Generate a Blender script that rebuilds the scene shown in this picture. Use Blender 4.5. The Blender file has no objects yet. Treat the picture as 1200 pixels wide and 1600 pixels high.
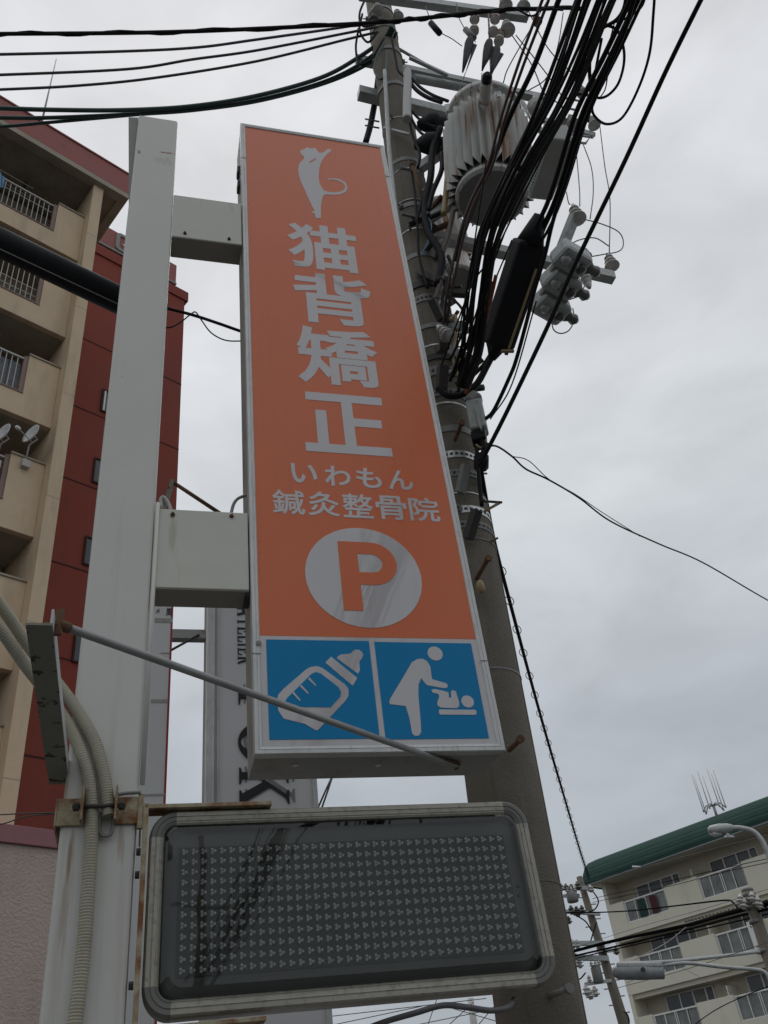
import bpy, bmesh, math, random
from mathutils import Vector, Matrix, noise
random.seed(7)
SC = bpy.context.scene
COL = SC.collection
# ------------------------------------------------------------------ camera
# 1200 x 1600 photograph pixels; focal length and tilt solved from the vanishing points
FOC, CZ = 1378.4, 1.6
Zc = Vector((-251.6, 1820.0, -FOC)).normalized()
Yc = (Vector((0, 0, -1)) + Zc * Zc.z).normalized()
Xc = Yc.cross(Zc)
CAM = Vector((0, 0, CZ))
cd = bpy.data.cameras.new('camera')
cd.sensor_fit = 'VERTICAL'; cd.sensor_height = 24.0; cd.lens = 24.0 * FOC / 1600.0
cd.clip_start = 0.05; cd.clip_end = 2000
cam = bpy.data.objects.new('camera', cd); COL.objects.link(cam)
cam.matrix_world = Matrix.Translation(CAM) @ Matrix((Xc, Yc, Zc)).to_4x4()
SC.camera = cam
# ------------------------------------------------------------------ sky, sun, exposure
SUN_EL, SUN_AZ = math.radians(62), math.radians(-18)      # veiled sun, behind the signs and to the left
w = bpy.data.worlds.new('World'); SC.world = w; w.use_nodes = True
nt = w.node_tree; nt.nodes.clear()
def N(t, **k):
    n = nt.nodes.new(t)
    for a, b in k.items(): setattr(n, a, b)
    return n
out = N('ShaderNodeOutputWorld'); bg = N('ShaderNodeBackground'); bg.inputs['Strength'].default_value = 0.1
sky = N('ShaderNodeTexSky', sky_type='NISHITA', sun_disc=False, sun_elevation=SUN_EL, sun_rotation=SUN_AZ)
tc = N('ShaderNodeTexCoord'); sep = N('ShaderNodeSeparateXYZ')
nt.links.new(tc.outputs['Generated'], sep.inputs[0])
mp = N('ShaderNodeMapping'); mp.inputs['Scale'].default_value = (1.6, 1.6, 3.4)
nt.links.new(tc.outputs['Generated'], mp.inputs[0])
n1 = N('ShaderNodeTexNoise'); n1.inputs['Scale'].default_value = 3.4; n1.inputs['Detail'].default_value = 7; n1.inputs['Roughness'].default_value = .5
n1.inputs['Distortion'].default_value = .35
nt.links.new(mp.outputs[0], n1.inputs['Vector'])
grad = N('ShaderNodeValToRGB')                            # overcast dome: brighter overhead, duller and bluer low down
e = grad.color_ramp.elements
e[0].position = 0.0; e[0].color = (.40, .43, .46, 1)
e[1].position = 1.0; e[1].color = (.74, .745, .77, 1)
for p, c in ((.28, (.425, .46, .50, 1)), (.42, (.50, .53, .565, 1)), (.57, (.62, .65, .675, 1)), (.85, (.725, .735, .76, 1))):
    el = grad.color_ramp.elements.new(p); el.color = c
nt.links.new(sep.outputs['Z'], grad.inputs[0])
cl = N('ShaderNodeMapRange'); cl.inputs['From Min'].default_value = .3; cl.inputs['From Max'].default_value = .7
cl.inputs['To Min'].default_value = 8.95; cl.inputs['To Max'].default_value = 11.25
nt.links.new(n1.outputs['Fac'], cl.inputs['Value'])
vm = N('ShaderNodeVectorMath', operation='SCALE')
nt.links.new(grad.outputs[0], vm.inputs[0]); nt.links.new(cl.outputs[0], vm.inputs['Scale'])
mx = N('ShaderNodeMix', data_type='RGBA'); mx.inputs[0].default_value = .95
nt.links.new(sky.outputs[0], mx.inputs[6]); nt.links.new(vm.outputs[0], mx.inputs[7])
nt.links.new(mx.outputs[2], bg.inputs[0]); nt.links.new(bg.outputs[0], out.inputs[0])
sd = bpy.data.lights.new('sun', 'SUN'); sd.energy = 0.5; sd.angle = math.radians(25); sd.color = (1, .97, .93)
so = bpy.data.objects.new('sun', sd); COL.objects.link(so)
sv = Vector((math.sin(SUN_AZ) * math.cos(SUN_EL), math.cos(SUN_AZ) * math.cos(SUN_EL), math.sin(SUN_EL)))
so.rotation_euler = sv.to_track_quat('Z', 'Y').to_euler(); so.location = (0, 0, 40)
SC.view_settings.view_transform = 'Standard'; SC.view_settings.look = 'None'
SC.view_settings.exposure = 0; SC.view_settings.gamma = 1; SC.view_settings.use_curve_mapping = False
# ------------------------------------------------------------------ measuring helpers
def ray(px, py):
    c = Vector((px - 600, 800 - py, -FOC)) / FOC
    return Vector((c.dot(Xc), c.dot(Yc), c.dot(Zc)))
def proj(p):
    d = p - CAM; v = Xc * d.x + Yc * d.y + Zc * d.z
    return 600 + FOC * v.x / -v.z, 800 - FOC * v.y / -v.z
def Pd(px, py, d):
    r = ray(px, py); return CAM + r * (d / math.hypot(r.x, r.y))
def Pz(px, py, z):
    r = ray(px, py); return CAM + r * ((z - CZ) / r.z)
class Frame:
    """vertical plane frame: x along it, y away from the camera, z up"""
    def __init__(s, o, yaw):
        s.o = Vector((o.x, o.y, 0)); s.yaw = yaw
        s.u = Vector((math.cos(yaw), math.sin(yaw), 0)); s.n = Vector((-s.u.y, s.u.x, 0))
        s.M = Matrix.Translation(s.o) @ Matrix.Rotation(yaw, 4, 'Z')
    def pix(s, px, py, off=0):
        r = ray(px, py); p = CAM + r * ((s.n.dot(s.o - CAM) + off) / s.n.dot(r))
        return Vector(((p - s.o).dot(s.u), off, p.z))
    def pixz(s, px, py, z):
        p = Pz(px, py, z); return Vector(((p - s.o).dot(s.u), (p - s.o).dot(s.n), z))
    def loc(s, p): return Vector(((p - s.o).dot(s.u), (p - s.o).dot(s.n), p.z))
    def w(s, x, y, z): return s.o + s.u * x + s.n * y + Vector((0, 0, z))
ID = Matrix.Identity(4)
SF = Frame(Pd(401, 1177, 3.0), math.radians(17.84))        # the plane of both signs and their post
LF = Frame(Pd(138, 471, 15.0), math.radians(46.04))        # tan apartment facade
RF = Frame(Pd(962, 1467, 55.0), math.radians(-43.82))      # cream apartment facade
# ------------------------------------------------------------------ materials
def mat(name, col, rough=.6, metal=0, var=.12, scale=6, col2=None, lo=.55, hi=.7, mscale=9, stretch=(1, 1, 1),
        bump=0, bscale=90, bdist=.004, spec=.5, coat=0, spots=None, spotcol=(.24, .125, .05), wave=0):
    m = bpy.data.materials.new(name); m.use_nodes = True; t = m.node_tree; L = t.links
    b = t.nodes['Principled BSDF']
    b.inputs['Roughness'].default_value = rough; b.inputs['Metallic'].default_value = metal
    b.inputs['Specular IOR Level'].default_value = spec; b.inputs['Coat Weight'].default_value = coat
    b.inputs['Coat Roughness'].default_value = .06
    c = t.nodes.new('ShaderNodeTexCoord')
    def noise_(sc, det=5, st=None):
        mpn = t.nodes.new('ShaderNodeMapping'); L.new(c.outputs['Object'], mpn.inputs[0])
        if st: mpn.inputs['Scale'].default_value = st
        n = t.nodes.new('ShaderNodeTexNoise'); n.inputs['Scale'].default_value = sc; n.inputs['Detail'].default_value = det
        n.inputs['Roughness'].default_value = .6; L.new(mpn.outputs[0], n.inputs['Vector']); return n
    def rng(src, a, b_, c_, d):
        r = t.nodes.new('ShaderNodeMapRange'); L.new(src, r.inputs['Value'])
        for k, v in zip(('From Min', 'From Max', 'To Min', 'To Max'), (a, b_, c_, d)): r.inputs[k].default_value = v
        return r.outputs[0]
    n = noise_(scale)
    v = t.nodes.new('ShaderNodeVectorMath'); v.operation = 'SCALE'; v.inputs[0].default_value = col[:3]
    L.new(rng(n.outputs['Fac'], .25, .75, 1 - var, 1 + var), v.inputs['Scale'])
    cur = v.outputs[0]
    if col2:
        n2 = noise_(mscale, 8, stretch)
        x = t.nodes.new('ShaderNodeMix'); x.data_type = 'RGBA'; x.inputs[7].default_value = (*col2, 1)
        L.new(rng(n2.outputs['Fac'], lo, hi, 0, 1), x.inputs[0]); L.new(cur, x.inputs[6]); cur = x.outputs[2]
    if spots:
        sp = t.nodes.new('ShaderNodeSeparateXYZ'); L.new(c.outputs['Object'], sp.inputs[0]); n3 = noise_(45, 6); n4 = noise_(60, 5, (1, 1, .06))
        for (sx, sz, rx, rz, amt) in spots:
            def dist(o, c0, r0):
                a_ = t.nodes.new('ShaderNodeMath'); a_.operation = 'SUBTRACT'; L.new(o, a_.inputs[0]); a_.inputs[1].default_value = c0
                d_ = t.nodes.new('ShaderNodeMath'); d_.operation = 'DIVIDE'; L.new(a_.outputs[0], d_.inputs[0]); d_.inputs[1].default_value = r0
                q = t.nodes.new('ShaderNodeMath'); q.operation = 'MULTIPLY'; L.new(d_.outputs[0], q.inputs[0]); L.new(d_.outputs[0], q.inputs[1]); return q.outputs[0]
            ad = t.nodes.new('ShaderNodeMath'); ad.operation = 'ADD'; L.new(dist(sp.outputs['X'], sx, rx), ad.inputs[0]); L.new(dist(sp.outputs['Z'], sz, rz), ad.inputs[1])
            a2 = t.nodes.new('ShaderNodeMath'); a2.operation = 'ADD'; L.new(ad.outputs[0], a2.inputs[0]); L.new(rng((n4 if rz > 3 * rx else n3).outputs['Fac'], .3, .7, -.7, .9), a2.inputs[1])
            x = t.nodes.new('ShaderNodeMix'); x.data_type = 'RGBA'; x.inputs[7].default_value = (*spotcol, 1)
            L.new(rng(a2.outputs[0], 1.0, .1, 0, amt), x.inputs[0]); L.new(cur, x.inputs[6]); cur = x.outputs[2]
    L.new(cur, b.inputs['Base Color'])
    L.new(rng(n.outputs['Fac'], .3, .7, max(0, rough - .05), min(1, rough + .07)), b.inputs['Roughness'])
    if bump or wave:
        nb = noise_(bscale, 4) if bump else noise_(7, 1)
        bm_ = t.nodes.new('ShaderNodeBump'); bm_.inputs['Strength'].default_value = bump or wave
        bm_.inputs['Distance'].default_value = bdist if bump else .03
        L.new(nb.outputs['Fac'], bm_.inputs['Height']); L.new(bm_.outputs[0], b.inputs['Normal'])
        if wave: L.new(bm_.outputs[0], b.inputs['Coat Normal'])
    return m
def sspot(px, py, rx, rz, a=1): p = SF.pix(px, py); return (p.x + .51, p.z, rx, rz, a)   # in the post's own coordinates
RUST = (.13, .055, .02)
M = {}
M['post'] = mat('white_painted_steel', (.62, .61, .565), .38, var=.045, scale=3, col2=(.44, .43, .36), lo=.55, hi=.95, mscale=2.5, stretch=(5, 5, .22), bump=.05,
    spots=[sspot(262, 239, .055, .010), sspot(255, 252, .07, .05, .25), sspot(217, 237, .010, .028), sspot(111, 1330, .012, .10, .6), sspot(106, 1400, .02, .18, .35),
           sspot(190, 1320, .012, .08, .45), sspot(98, 1235, .02, .10, .75), sspot(188, 1450, .02, .3, .12), sspot(92, 1480, .02, .3, .15),
           sspot(193, 565, .006, .006, .8), sspot(191, 588, .006, .008, .8)])
M['bracket'] = mat('off_white_bracket', (.59, .585, .51), .5, var=.05, scale=5, col2=(.40, .36, .26), lo=.62, hi=.9, mscale=5, stretch=(2, 2, .5),
    spots=[sspot(270, 830, .02, .10, .35), sspot(270, 806, .012, .012, .9), sspot(362, 806, .008, .012, .8)], spotcol=(.27, .19, .08))
M['alu'] = mat('weathered_aluminium', (.56, .56, .55), .42, .35, var=.14, scale=4, col2=(.34, .33, .29), lo=.5, hi=.9, mscale=14, stretch=(6, 6, 1), bump=.05)
M['side'] = mat('sign_side_sheet', (.33, .33, .31), .55, var=.12, scale=3, col2=(.2, .19, .17), lo=.5, hi=.8, mscale=6)
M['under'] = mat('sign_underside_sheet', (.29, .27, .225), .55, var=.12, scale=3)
M['orange'] = mat('orange_film', (.67, .138, .036), .28, var=.05, scale=1.2, col2=(.52, .12, .04), lo=.56, hi=1.0, mscale=2.2, stretch=(6, 6, .15), spec=.55, wave=.01)
M['blue'] = mat('blue_film', (.002, .212, .46), .34, var=.03, scale=1.2, spec=.2, wave=.03)
M['white'] = mat('white_acrylic', (.54, .515, .52), .05, var=.05, scale=2, col2=(.42, .39, .36), lo=.56, hi=1.0, mscale=4, stretch=(6, 6, .2), spec=.85, wave=.01)
M['orange2'] = M['orange']
M['led_alu'] = mat('led_sign_alu', (.37, .35, .295), .42, .3, var=.12, scale=4, col2=(.18, .17, .14), lo=.5, hi=.8, mscale=16, stretch=(3, 3, 3), bump=.06)
M['led_corner'] = mat('led_corner_plastic', (.16, .16, .14), .5, var=.15, scale=8)
M['led_board'] = mat('led_board', (.065, .066, .052), .7, var=.12, scale=20, bump=.1)
M['led_margin'] = mat('led_dark_tray', (.125, .125, .11), .6, var=.08)
M['led'] = mat('led_lens', (.92, .92, .89), .15, var=.06, scale=60, spec=1)
M['rusty'] = mat('rusty_cream_steel', (.44, .39, .26), .75, var=.15, scale=12, col2=(.20, .075, .022), lo=.42, hi=.60, mscale=12, bump=.4)
M['rustyg'] = mat('rusty_green_grey_steel', (.22, .23, .19), .7, var=.12, scale=8, col2=(.045, .024, .014), lo=.565, hi=.60, mscale=16, bump=.3)
M['flange'] = mat('pale_flange', (.55, .57, .56), .5, var=.08)
M['rustpure'] = mat('rusted_steel', (.14, .075, .04), .85, var=.35, scale=30, bump=.4)
M['darkbolt'] = mat('dark_bolt', (.035, .032, .03), .6, var=.2)
M['conduit'] = mat('beige_conduit', (.40, .375, .29), .6, var=.1, scale=9, col2=(.2, .18, .13), lo=.55, hi=.85, mscale=6)
M['steelpipe'] = mat('galvanised_pipe', (.33, .33, .32), .45, .25, var=.15, scale=14)
M['galv'] = mat('galvanised_steel', (.44, .46, .45), .5, .3, var=.15, scale=10, col2=(.2, .2, .18), lo=.55, hi=.8, mscale=18)
M['concrete'] = mat('pole_concrete', (.185, .165, .132), .92, var=.18, scale=4, col2=(.27, .245, .20), lo=.56, hi=.85, mscale=7, stretch=(2, 2, .25), bump=.9, bscale=110, bdist=.008)
M['band'] = mat('steel_band', (.62, .63, .62), .35, .5, var=.2, scale=14)
M['banddark'] = mat('dull_band', (.22, .22, .21), .55, .3, var=.2, scale=14)
M['black'] = mat('black_cable', (.012, .012, .013), .65, var=.2, scale=5, spec=.22)
M['blackbox'] = mat('black_rubber', (.012, .013, .016), .6, var=.15, scale=4, spec=.28)
M['matteblack'] = mat('far_black_cable', (.008, .008, .009), .9, spec=.02)
M['dullblack'] = mat('dull_black_cable', (.032, .031, .032), .6, var=.3, scale=6, spec=.25)
M['brown'] = mat('brown_cable', (.085, .055, .045), .55, var=.2)
M['green'] = mat('green_cable', (.045, .085, .075), .5, var=.15)
M['greycable'] = mat('grey_wire', (.085, .085, .09), .5, var=.15)
M['orangetube'] = mat('orange_tube', (.33, .09, .035), .6, var=.2)
M['tantube'] = mat('tan_tube', (.36, .27, .14), .6, var=.2)
M['trans'] = mat('transformer_grey', (.56, .565, .54), .5, var=.10, scale=5, col2=(.34, .13, .035), lo=.545, hi=.64, mscale=2.6, stretch=(8, 8, .5), bump=.05)
M['transdark'] = mat('transformer_shell', (.20, .205, .195), .55, var=.1)
M['porcelain'] = mat('grey_porcelain', (.56, .55, .52), .25, var=.12, scale=12)
M['porcelain_d'] = mat('dark_porcelain', (.12, .115, .11), .3, var=.2)
M['redring'] = mat('red_ring', (.35, .11, .07), .5, var=.2)
M['boxgrey'] = mat('box_grey', (.24, .25, .24), .55, var=.1, scale=8)
M['lightbox'] = mat('pale_switch_box', (.40, .41, .385), .55, var=.1, scale=8)
M['pvc'] = mat('pvc_pipe', (.45, .45, .43), .45, var=.08)
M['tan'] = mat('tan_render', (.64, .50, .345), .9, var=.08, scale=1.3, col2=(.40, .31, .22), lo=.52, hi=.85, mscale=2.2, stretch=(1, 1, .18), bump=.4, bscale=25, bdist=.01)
M['tanshade'] = mat('shaded_tan_concrete', (.38, .33, .26), .9, var=.12, scale=1.5, col2=(.24, .21, .17), lo=.5, hi=.8, mscale=1.5, stretch=(1, 1, .4), bump=.25, bscale=25)  # greyer tan with recess shade put into the colour, plus weathering streaks
M['redbrown'] = mat('maroon_fascia', (.33, .115, .098), .75, var=.08, scale=1.5, col2=(.18, .08, .07), lo=.55, hi=.9, mscale=2, bump=.15, bscale=20)
M['red'] = mat('red_render', (.25, .053, .035), .9, var=.07, scale=.7, col2=(.16, .045, .035), lo=.5, hi=.9, mscale=.7, stretch=(1, 1, .4), bump=.25, bscale=20)
M['redline'] = mat('red_joint', (.05, .02, .017), .9)
M['pink'] = mat('pink_render', (.50, .405, .355), .95, var=.05, scale=2, col2=(.40, .315, .275), lo=.5, hi=.8, mscale=1.5, stretch=(1, 1, .3), bump=1, bscale=22, bdist=.03)
M['mauve'] = mat('mauve_trim', (.30, .135, .145), .8, var=.06)
M['glass'] = mat('window_glass', (.035, .045, .05), .12, var=.2, scale=1, spec=.6)
M['frost'] = mat('frosted_glass', (.19, .20, .185), .3, var=.45, scale=1.6, spec=.5, wave=.1)
M['whiteframe'] = mat('white_frame', (.80, .80, .77), .5, var=.06)
M['brownframe'] = mat('brown_frame', (.23, .15, .125), .6, var=.1)
M['bars'] = mat('grey_bars', (.45, .43, .40), .55, var=.1)
M['interior'] = mat('dark_interior', (.05, .045, .04), .9)
M['blind'] = mat('grey_blind', (.16, .17, .19), .8, var=.3, scale=10, stretch=(1, 1, 6))
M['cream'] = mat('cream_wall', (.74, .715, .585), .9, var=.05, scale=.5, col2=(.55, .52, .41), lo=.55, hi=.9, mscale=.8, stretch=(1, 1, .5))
M['creamshade'] = mat('cream_recess_shade', (.60, .56, .45), .9, var=.06, scale=.5)  # the cream again, darkened so that recess shade is in its colour
M['roofgreen'] = mat('green_roof', (.034, .080, .066), .85, var=.2, scale=1.2, spec=.15)
M['dish'] = mat('dish_grey', (.70, .70, .70), .5, var=.05)
M['asphalt'] = mat('asphalt', (.06, .06, .06), .9, var=.2, scale=3, bump=.5)
M['pave'] = mat('pavement', (.22, .21, .2), .9, var=.15, scale=2, bump=.4)
M['letter'] = mat('black_letters', (.012, .013, .016), .4)
M['lettershadow'] = mat('grey_letters', (.20, .21, .22), .5)
M['greysign'] = mat('grey_sign_face', (.60, .605, .61), .35, var=.04, scale=2)
M['board'] = mat('white_board', (.68, .69, .69), .5, var=.04, scale=3)
M['rededge'] = mat('red_edge', (.38, .03, .04), .5)
M['tape'] = mat('old_tape', (.38, .38, .36), .6, var=.15, scale=40)
M['curtain'] = mat('curtain_pane', (.16, .16, .145), .35, var=.5, scale=5, stretch=(6, 6, .3), spec=.5); M['curtain_b'] = mat('dim_curtain_pane', (.085, .09, .08), .3, var=.5, scale=4, spec=.5)
M['cloth_a'] = mat('teal_cloth', (.012, .045, .035), .8); M['cloth_b'] = mat('red_cloth', (.075, .016, .022), .8); M['cloth_c'] = mat('blue_cloth', (.16, .30, .48), .8)  # teal and red darkened to carry the dimming of the frosted panels
M['lampglass'] = mat('lamp_cover', (.26, .28, .29), .25, var=.15)
def cover_mat():
    m = bpy.data.materials.new('smoked_acrylic'); m.use_nodes = True; t = m.node_tree; t.nodes.clear(); L = t.links
    o = t.nodes.new('ShaderNodeOutputMaterial'); mxs = t.nodes.new('ShaderNodeMixShader'); tr = t.nodes.new('ShaderNodeBsdfTransparent')
    tr.inputs[0].default_value = (.86, .88, .87, 1); g = t.nodes.new('ShaderNodeBsdfGlossy'); g.inputs['Roughness'].default_value = .02
    f = t.nodes.new('ShaderNodeFresnel'); f.inputs['IOR'].default_value = 1.62
    c = t.nodes.new('ShaderNodeTexCoord'); n = t.nodes.new('ShaderNodeTexNoise'); n.inputs['Scale'].default_value = 7; n.inputs['Detail'].default_value = 1
    b = t.nodes.new('ShaderNodeBump'); b.inputs['Strength'].default_value = .015; b.inputs['Distance'].default_value = .03
    L.new(c.outputs['Object'], n.inputs['Vector']); L.new(n.outputs['Fac'], b.inputs['Height']); L.new(b.outputs[0], g.inputs['Normal'])
    L.new(f.outputs[0], mxs.inputs[0]); L.new(tr.outputs[0], mxs.inputs[1]); L.new(g.outputs[0], mxs.inputs[2]); L.new(mxs.outputs[0], o.inputs[0])
    return m
M['cover'] = cover_mat()
def sheet_glass():
    m = cover_mat(); m.name = 'balcony_panel_glass'; t = m.node_tree
    for n in t.nodes:
        if n.type == 'BSDF_TRANSPARENT': n.inputs[0].default_value = (.35, .36, .36, 1)
        if n.type == 'BSDF_GLOSSY': n.inputs['Roughness'].default_value = .25
    return m
M['panelglass'] = sheet_glass()
M['roofgreen_b'] = mat('green_roof_darker', (.022, .052, .043), .85, var=.2, scale=1.2, spec=.15)  # darker green for every other shingle course
# ------------------------------------------------------------------ mesh helpers
WM = {}
class MB:
    def __init__(s, F=ID): s.v = []; s.f = []; s.F = F.M if isinstance(F, Frame) else F; s.sm = []
    def add(s, vs, fs, sm=False):
        o = len(s.v); s.v += [s.F @ Vector(p) for p in vs]
        s.f += [tuple(i + o for i in f) for f in fs]; s.sm += [sm] * len(fs); return s
    def box(s, a, b):
        x0, y0, z0 = a; x1, y1, z1 = b
        return s.add([(x0, y0, z0), (x1, y0, z0), (x1, y1, z0), (x0, y1, z0), (x0, y0, z1), (x1, y0, z1), (x1, y1, z1), (x0, y1, z1)],
                     [(0, 3, 2, 1), (4, 5, 6, 7), (0, 1, 5, 4), (1, 2, 6, 5), (2, 3, 7, 6), (3, 0, 4, 7)])
    def obox(s, p, q, wd, ht, up=(0, 0, 1), end=1):
        """box beam from p to q"""
        p, q = Vector(p), Vector(q); d = (q - p).normalized(); up = Vector(up); r = d.cross(up)
        if r.length < 1e-4: r = d.cross(Vector((1, 0, 0)))
        r.normalize(); u2 = r.cross(d).normalized()
        vs = []
        for c, k in ((p, 1), (q, end)):
            for a, b in ((-1, -1), (1, -1), (1, 1), (-1, 1)): vs.append(c + r * (a * wd / 2 * k) + u2 * (b * ht / 2 * k))
        return s.add(vs, [(0, 1, 2, 3), (7, 6, 5, 4), (0, 4, 5, 1), (1, 5, 6, 2), (2, 6, 7, 3), (3, 7, 4, 0)])
    def tube(s, pts, r, seg=8, cap=True):
        pts = [Vector(p) for p in pts]; n = len(pts); vs = []; fs = []
        t0 = (pts[1] - pts[0]).normalized(); a = t0.orthogonal().normalized()
        for i, p in enumerate(pts):
            t = (pts[min(i + 1, n - 1)] - pts[max(i - 1, 0)]).normalized()
            a = (a - t * a.dot(t)).normalized(); b = t.cross(a); rr = r[i] if isinstance(r, (list, tuple)) else r
            for k in range(seg):
                an = 2 * math.pi * k / seg; vs.append(p + (a * math.cos(an) + b * math.sin(an)) * rr)
        for i in range(n - 1):
            for k in range(seg):
                k2 = (k + 1) % seg; fs.append((i * seg + k, i * seg + k2, (i + 1) * seg + k2, (i + 1) * seg + k))
        s.add(vs, fs, True)
        if cap:
            o = len(s.v) - len(vs); s.f += [tuple(o + k for k in reversed(range(seg))), tuple(o + (n - 1) * seg + k for k in range(seg))]; s.sm += [False, False]
        return s
    def lathe(s, o, ax, prof, seg=16, sm=True):
        """prof: (distance along axis, radius)"""
        o, ax = Vector(o), Vector(ax).normalized(); a = ax.orthogonal().normalized(); b = ax.cross(a); vs = []; fs = []
        for h, r in prof:
            for k in range(seg):
                an = 2 * math.pi * k / seg; vs.append(o + ax * h + (a * math.cos(an) + b * math.sin(an)) * max(r, 1e-4))
        for i in range(len(prof) - 1):
            for k in range(seg):
                k2 = (k + 1) % seg; fs.append((i * seg + k, i * seg + k2, (i + 1) * seg + k2, (i + 1) * seg + k))
        s.add(vs, fs, sm); q = len(s.v) - len(vs)
        s.f += [tuple(q + k for k in reversed(range(seg))), tuple(q + (len(prof) - 1) * seg + k for k in range(seg))]; s.sm += [False, False]
        return s
    def prism(s, poly, y0, y1):
        """poly in x,z; extruded along y"""
        n = len(poly); vs = [(x, y0, z) for x, z in poly] + [(x, y1, z) for x, z in poly]
        fs = [tuple(range(n)), tuple(reversed(range(n, 2 * n)))] + [(i, i + n, (i + 1) % n + n, (i + 1) % n) for i in range(n)]
        return s.add(vs, fs)
    def build(s, name, m, parent=None, bevel=0, **tags):
        me = bpy.data.meshes.new(name); o = bpy.data.objects.new(name, me); COL.objects.link(o)
        if parent is not None:
            W = WM[parent.name]; o.parent = parent
        else:
            c = sum(s.v, Vector()) / len(s.v); W = Matrix.Translation((c.x, c.y, min(p.z for p in s.v))); o.matrix_world = W
        WM[o.name] = W
        Wi = W.inverted(); me.from_pydata([Wi @ p for p in s.v], [], s.f); me.materials.append(m)
        me.polygons.foreach_set('use_smooth', s.sm)
        b = bmesh.new(); b.from_mesh(me); bmesh.ops.recalc_face_normals(b, faces=b.faces); b.to_mesh(me); b.free()
        if bevel:
            md = o.modifiers.new('bevel', 'BEVEL'); md.width = bevel; md.segments = 2; md.limit_method = 'ANGLE'; md.angle_limit = math.radians(35)
        for k, v in tags.items(): o[k] = v
        return o
def thing(name, label, cat, loc, rz=0, group=None):
    o = bpy.data.objects.new(name, None); COL.objects.link(o); o.empty_display_size = .1
    W = Matrix.Translation(loc) @ Matrix.Rotation(rz, 4, 'Z'); o.matrix_world = W; WM[o.name] = W
    o['label'] = label; o['category'] = cat
    if group: o['group'] = group
    return o
def sthing(name, label, cat, F, x, y, z, group=None): return thing(name, label, cat, F.w(x, y, z), F.yaw, group)
def catmull(pts, n=8):
    P = [Vector(p) for p in pts]
    if len(P) < 3: return P
    P = [P[0] * 2 - P[1]] + P + [P[-1] * 2 - P[-2]]; o = []
    for i in range(1, len(P) - 2):
        a, b, c, d = P[i - 1:i + 3]
        for k in range(n):
            t = k / n; o.append(.5 * ((2 * b) + (c - a) * t + (2 * a - 5 * b + 4 * c - d) * t * t + (3 * b - a - 3 * c + d) * t ** 3))
    o.append(P[-2]); return o
def struct(o): o['kind'] = 'structure'; return o
def glyphs(F, text, x0, x1, z0, z1, y, th, bold=0.0, rot=0):
    """one character as an extruded outline fitted to the rectangle x0..x1, z0..z1 on plane y of F"""
    cu = bpy.data.curves.new('t', 'FONT'); cu.body = text; cu.size = 1; cu.extrude = .5; cu.bevel_depth = bold; cu.bevel_resolution = 0; cu.resolution_u = 4
    ob = bpy.data.objects.new('t', cu); COL.objects.link(ob)
    dg = bpy.context.evaluated_depsgraph_get(); me = bpy.data.meshes.new_from_object(ob.evaluated_get(dg))
    vs = [v.co.copy() for v in me.vertices]; fs = [tuple(p.vertices) for p in me.polygons]
    bpy.data.objects.remove(ob); bpy.data.curves.remove(cu); bpy.data.meshes.remove(me)
    if rot: vs = [Vector((v.y, -v.x, v.z)) for v in vs]
    ax, bx = min(v.x for v in vs), max(v.x for v in vs); ay, by = min(v.y for v in vs), max(v.y for v in vs)
    mb = MB(F)
    mb.add([(x0 + (v.x - ax) / (bx - ax) * (x1 - x0), y - (v.z + .5) * th, z0 + (v.y - ay) / (by - ay) * (z1 - z0)) for v in vs], fs)
    return mb
def smooth2(poly, n=5):
    """closed Catmull-Rom through 2-D points; a point given twice stays sharp"""
    o = []; m = len(poly)
    for i in range(m):
        a, b, c, d = [Vector(poly[(i + k) % m]) for k in (-1, 0, 1, 2)]
        if (b - c).length < 1e-6: continue
        for k in range(n):
            t = k / n; o.append(tuple(.5 * ((2 * b) + (c - a) * t + (2 * a - 5 * b + 4 * c - d) * t * t + (3 * b - a - 3 * c + d) * t ** 3)))
    return o
def tri_prism(F, poly, y0, y1):
    """prism of a possibly concave outline, capped by triangulation"""
    from mathutils.geometry import tessellate_polygon
    mb = MB(F); n = len(poly)
    vs = [(x, y0, z) for x, z in poly] + [(x, y1, z) for x, z in poly]
    tr = tessellate_polygon([[Vector((x, z, 0)) for x, z in poly]])
    fs = [tuple(t) for t in tr] + [tuple(i + n for i in reversed(t)) for t in tr] + [(i, i + n, (i + 1) % n + n, (i + 1) % n) for i in range(n)]
    return mb.add(vs, fs)
def ppoly(F, pix, off=0): return [(lambda q: (q.x, q.z))(F.pix(px, py, off)) for px, py in pix]
def bolt(F, x, y, z, r, h, parent, m='darkbolt', name='bolt', ax=(0, -1, 0)):
    mb = MB(F); mb.lathe((x, y, z), ax, [(0, r * 1.5), (r * .3, r * 1.5), (r * .3, r), (h, r * .9)], 6, False)
    return mb.build(name, M[m], parent)
def sdisc(F, c, r, y0, y1, seg=48, rz=None):
    return [(c[0] + r * math.cos(2 * math.pi * k / seg), c[1] + (rz or r) * math.sin(2 * math.pi * k / seg)) for k in range(seg)]

# ================================================================== SETTING
g = MB(); g.add([(-300, -300, 0), (300, -300, 0), (300, 300, 0), (-300, 300, 0)], [(0, 1, 2, 3)])
struct(g.build('ground', M['asphalt']))
g = MB(SF); g.box((-6, -.9, .0), (9, 1.9, .12)); struct(g.build('pavement', M['pave']))

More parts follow.
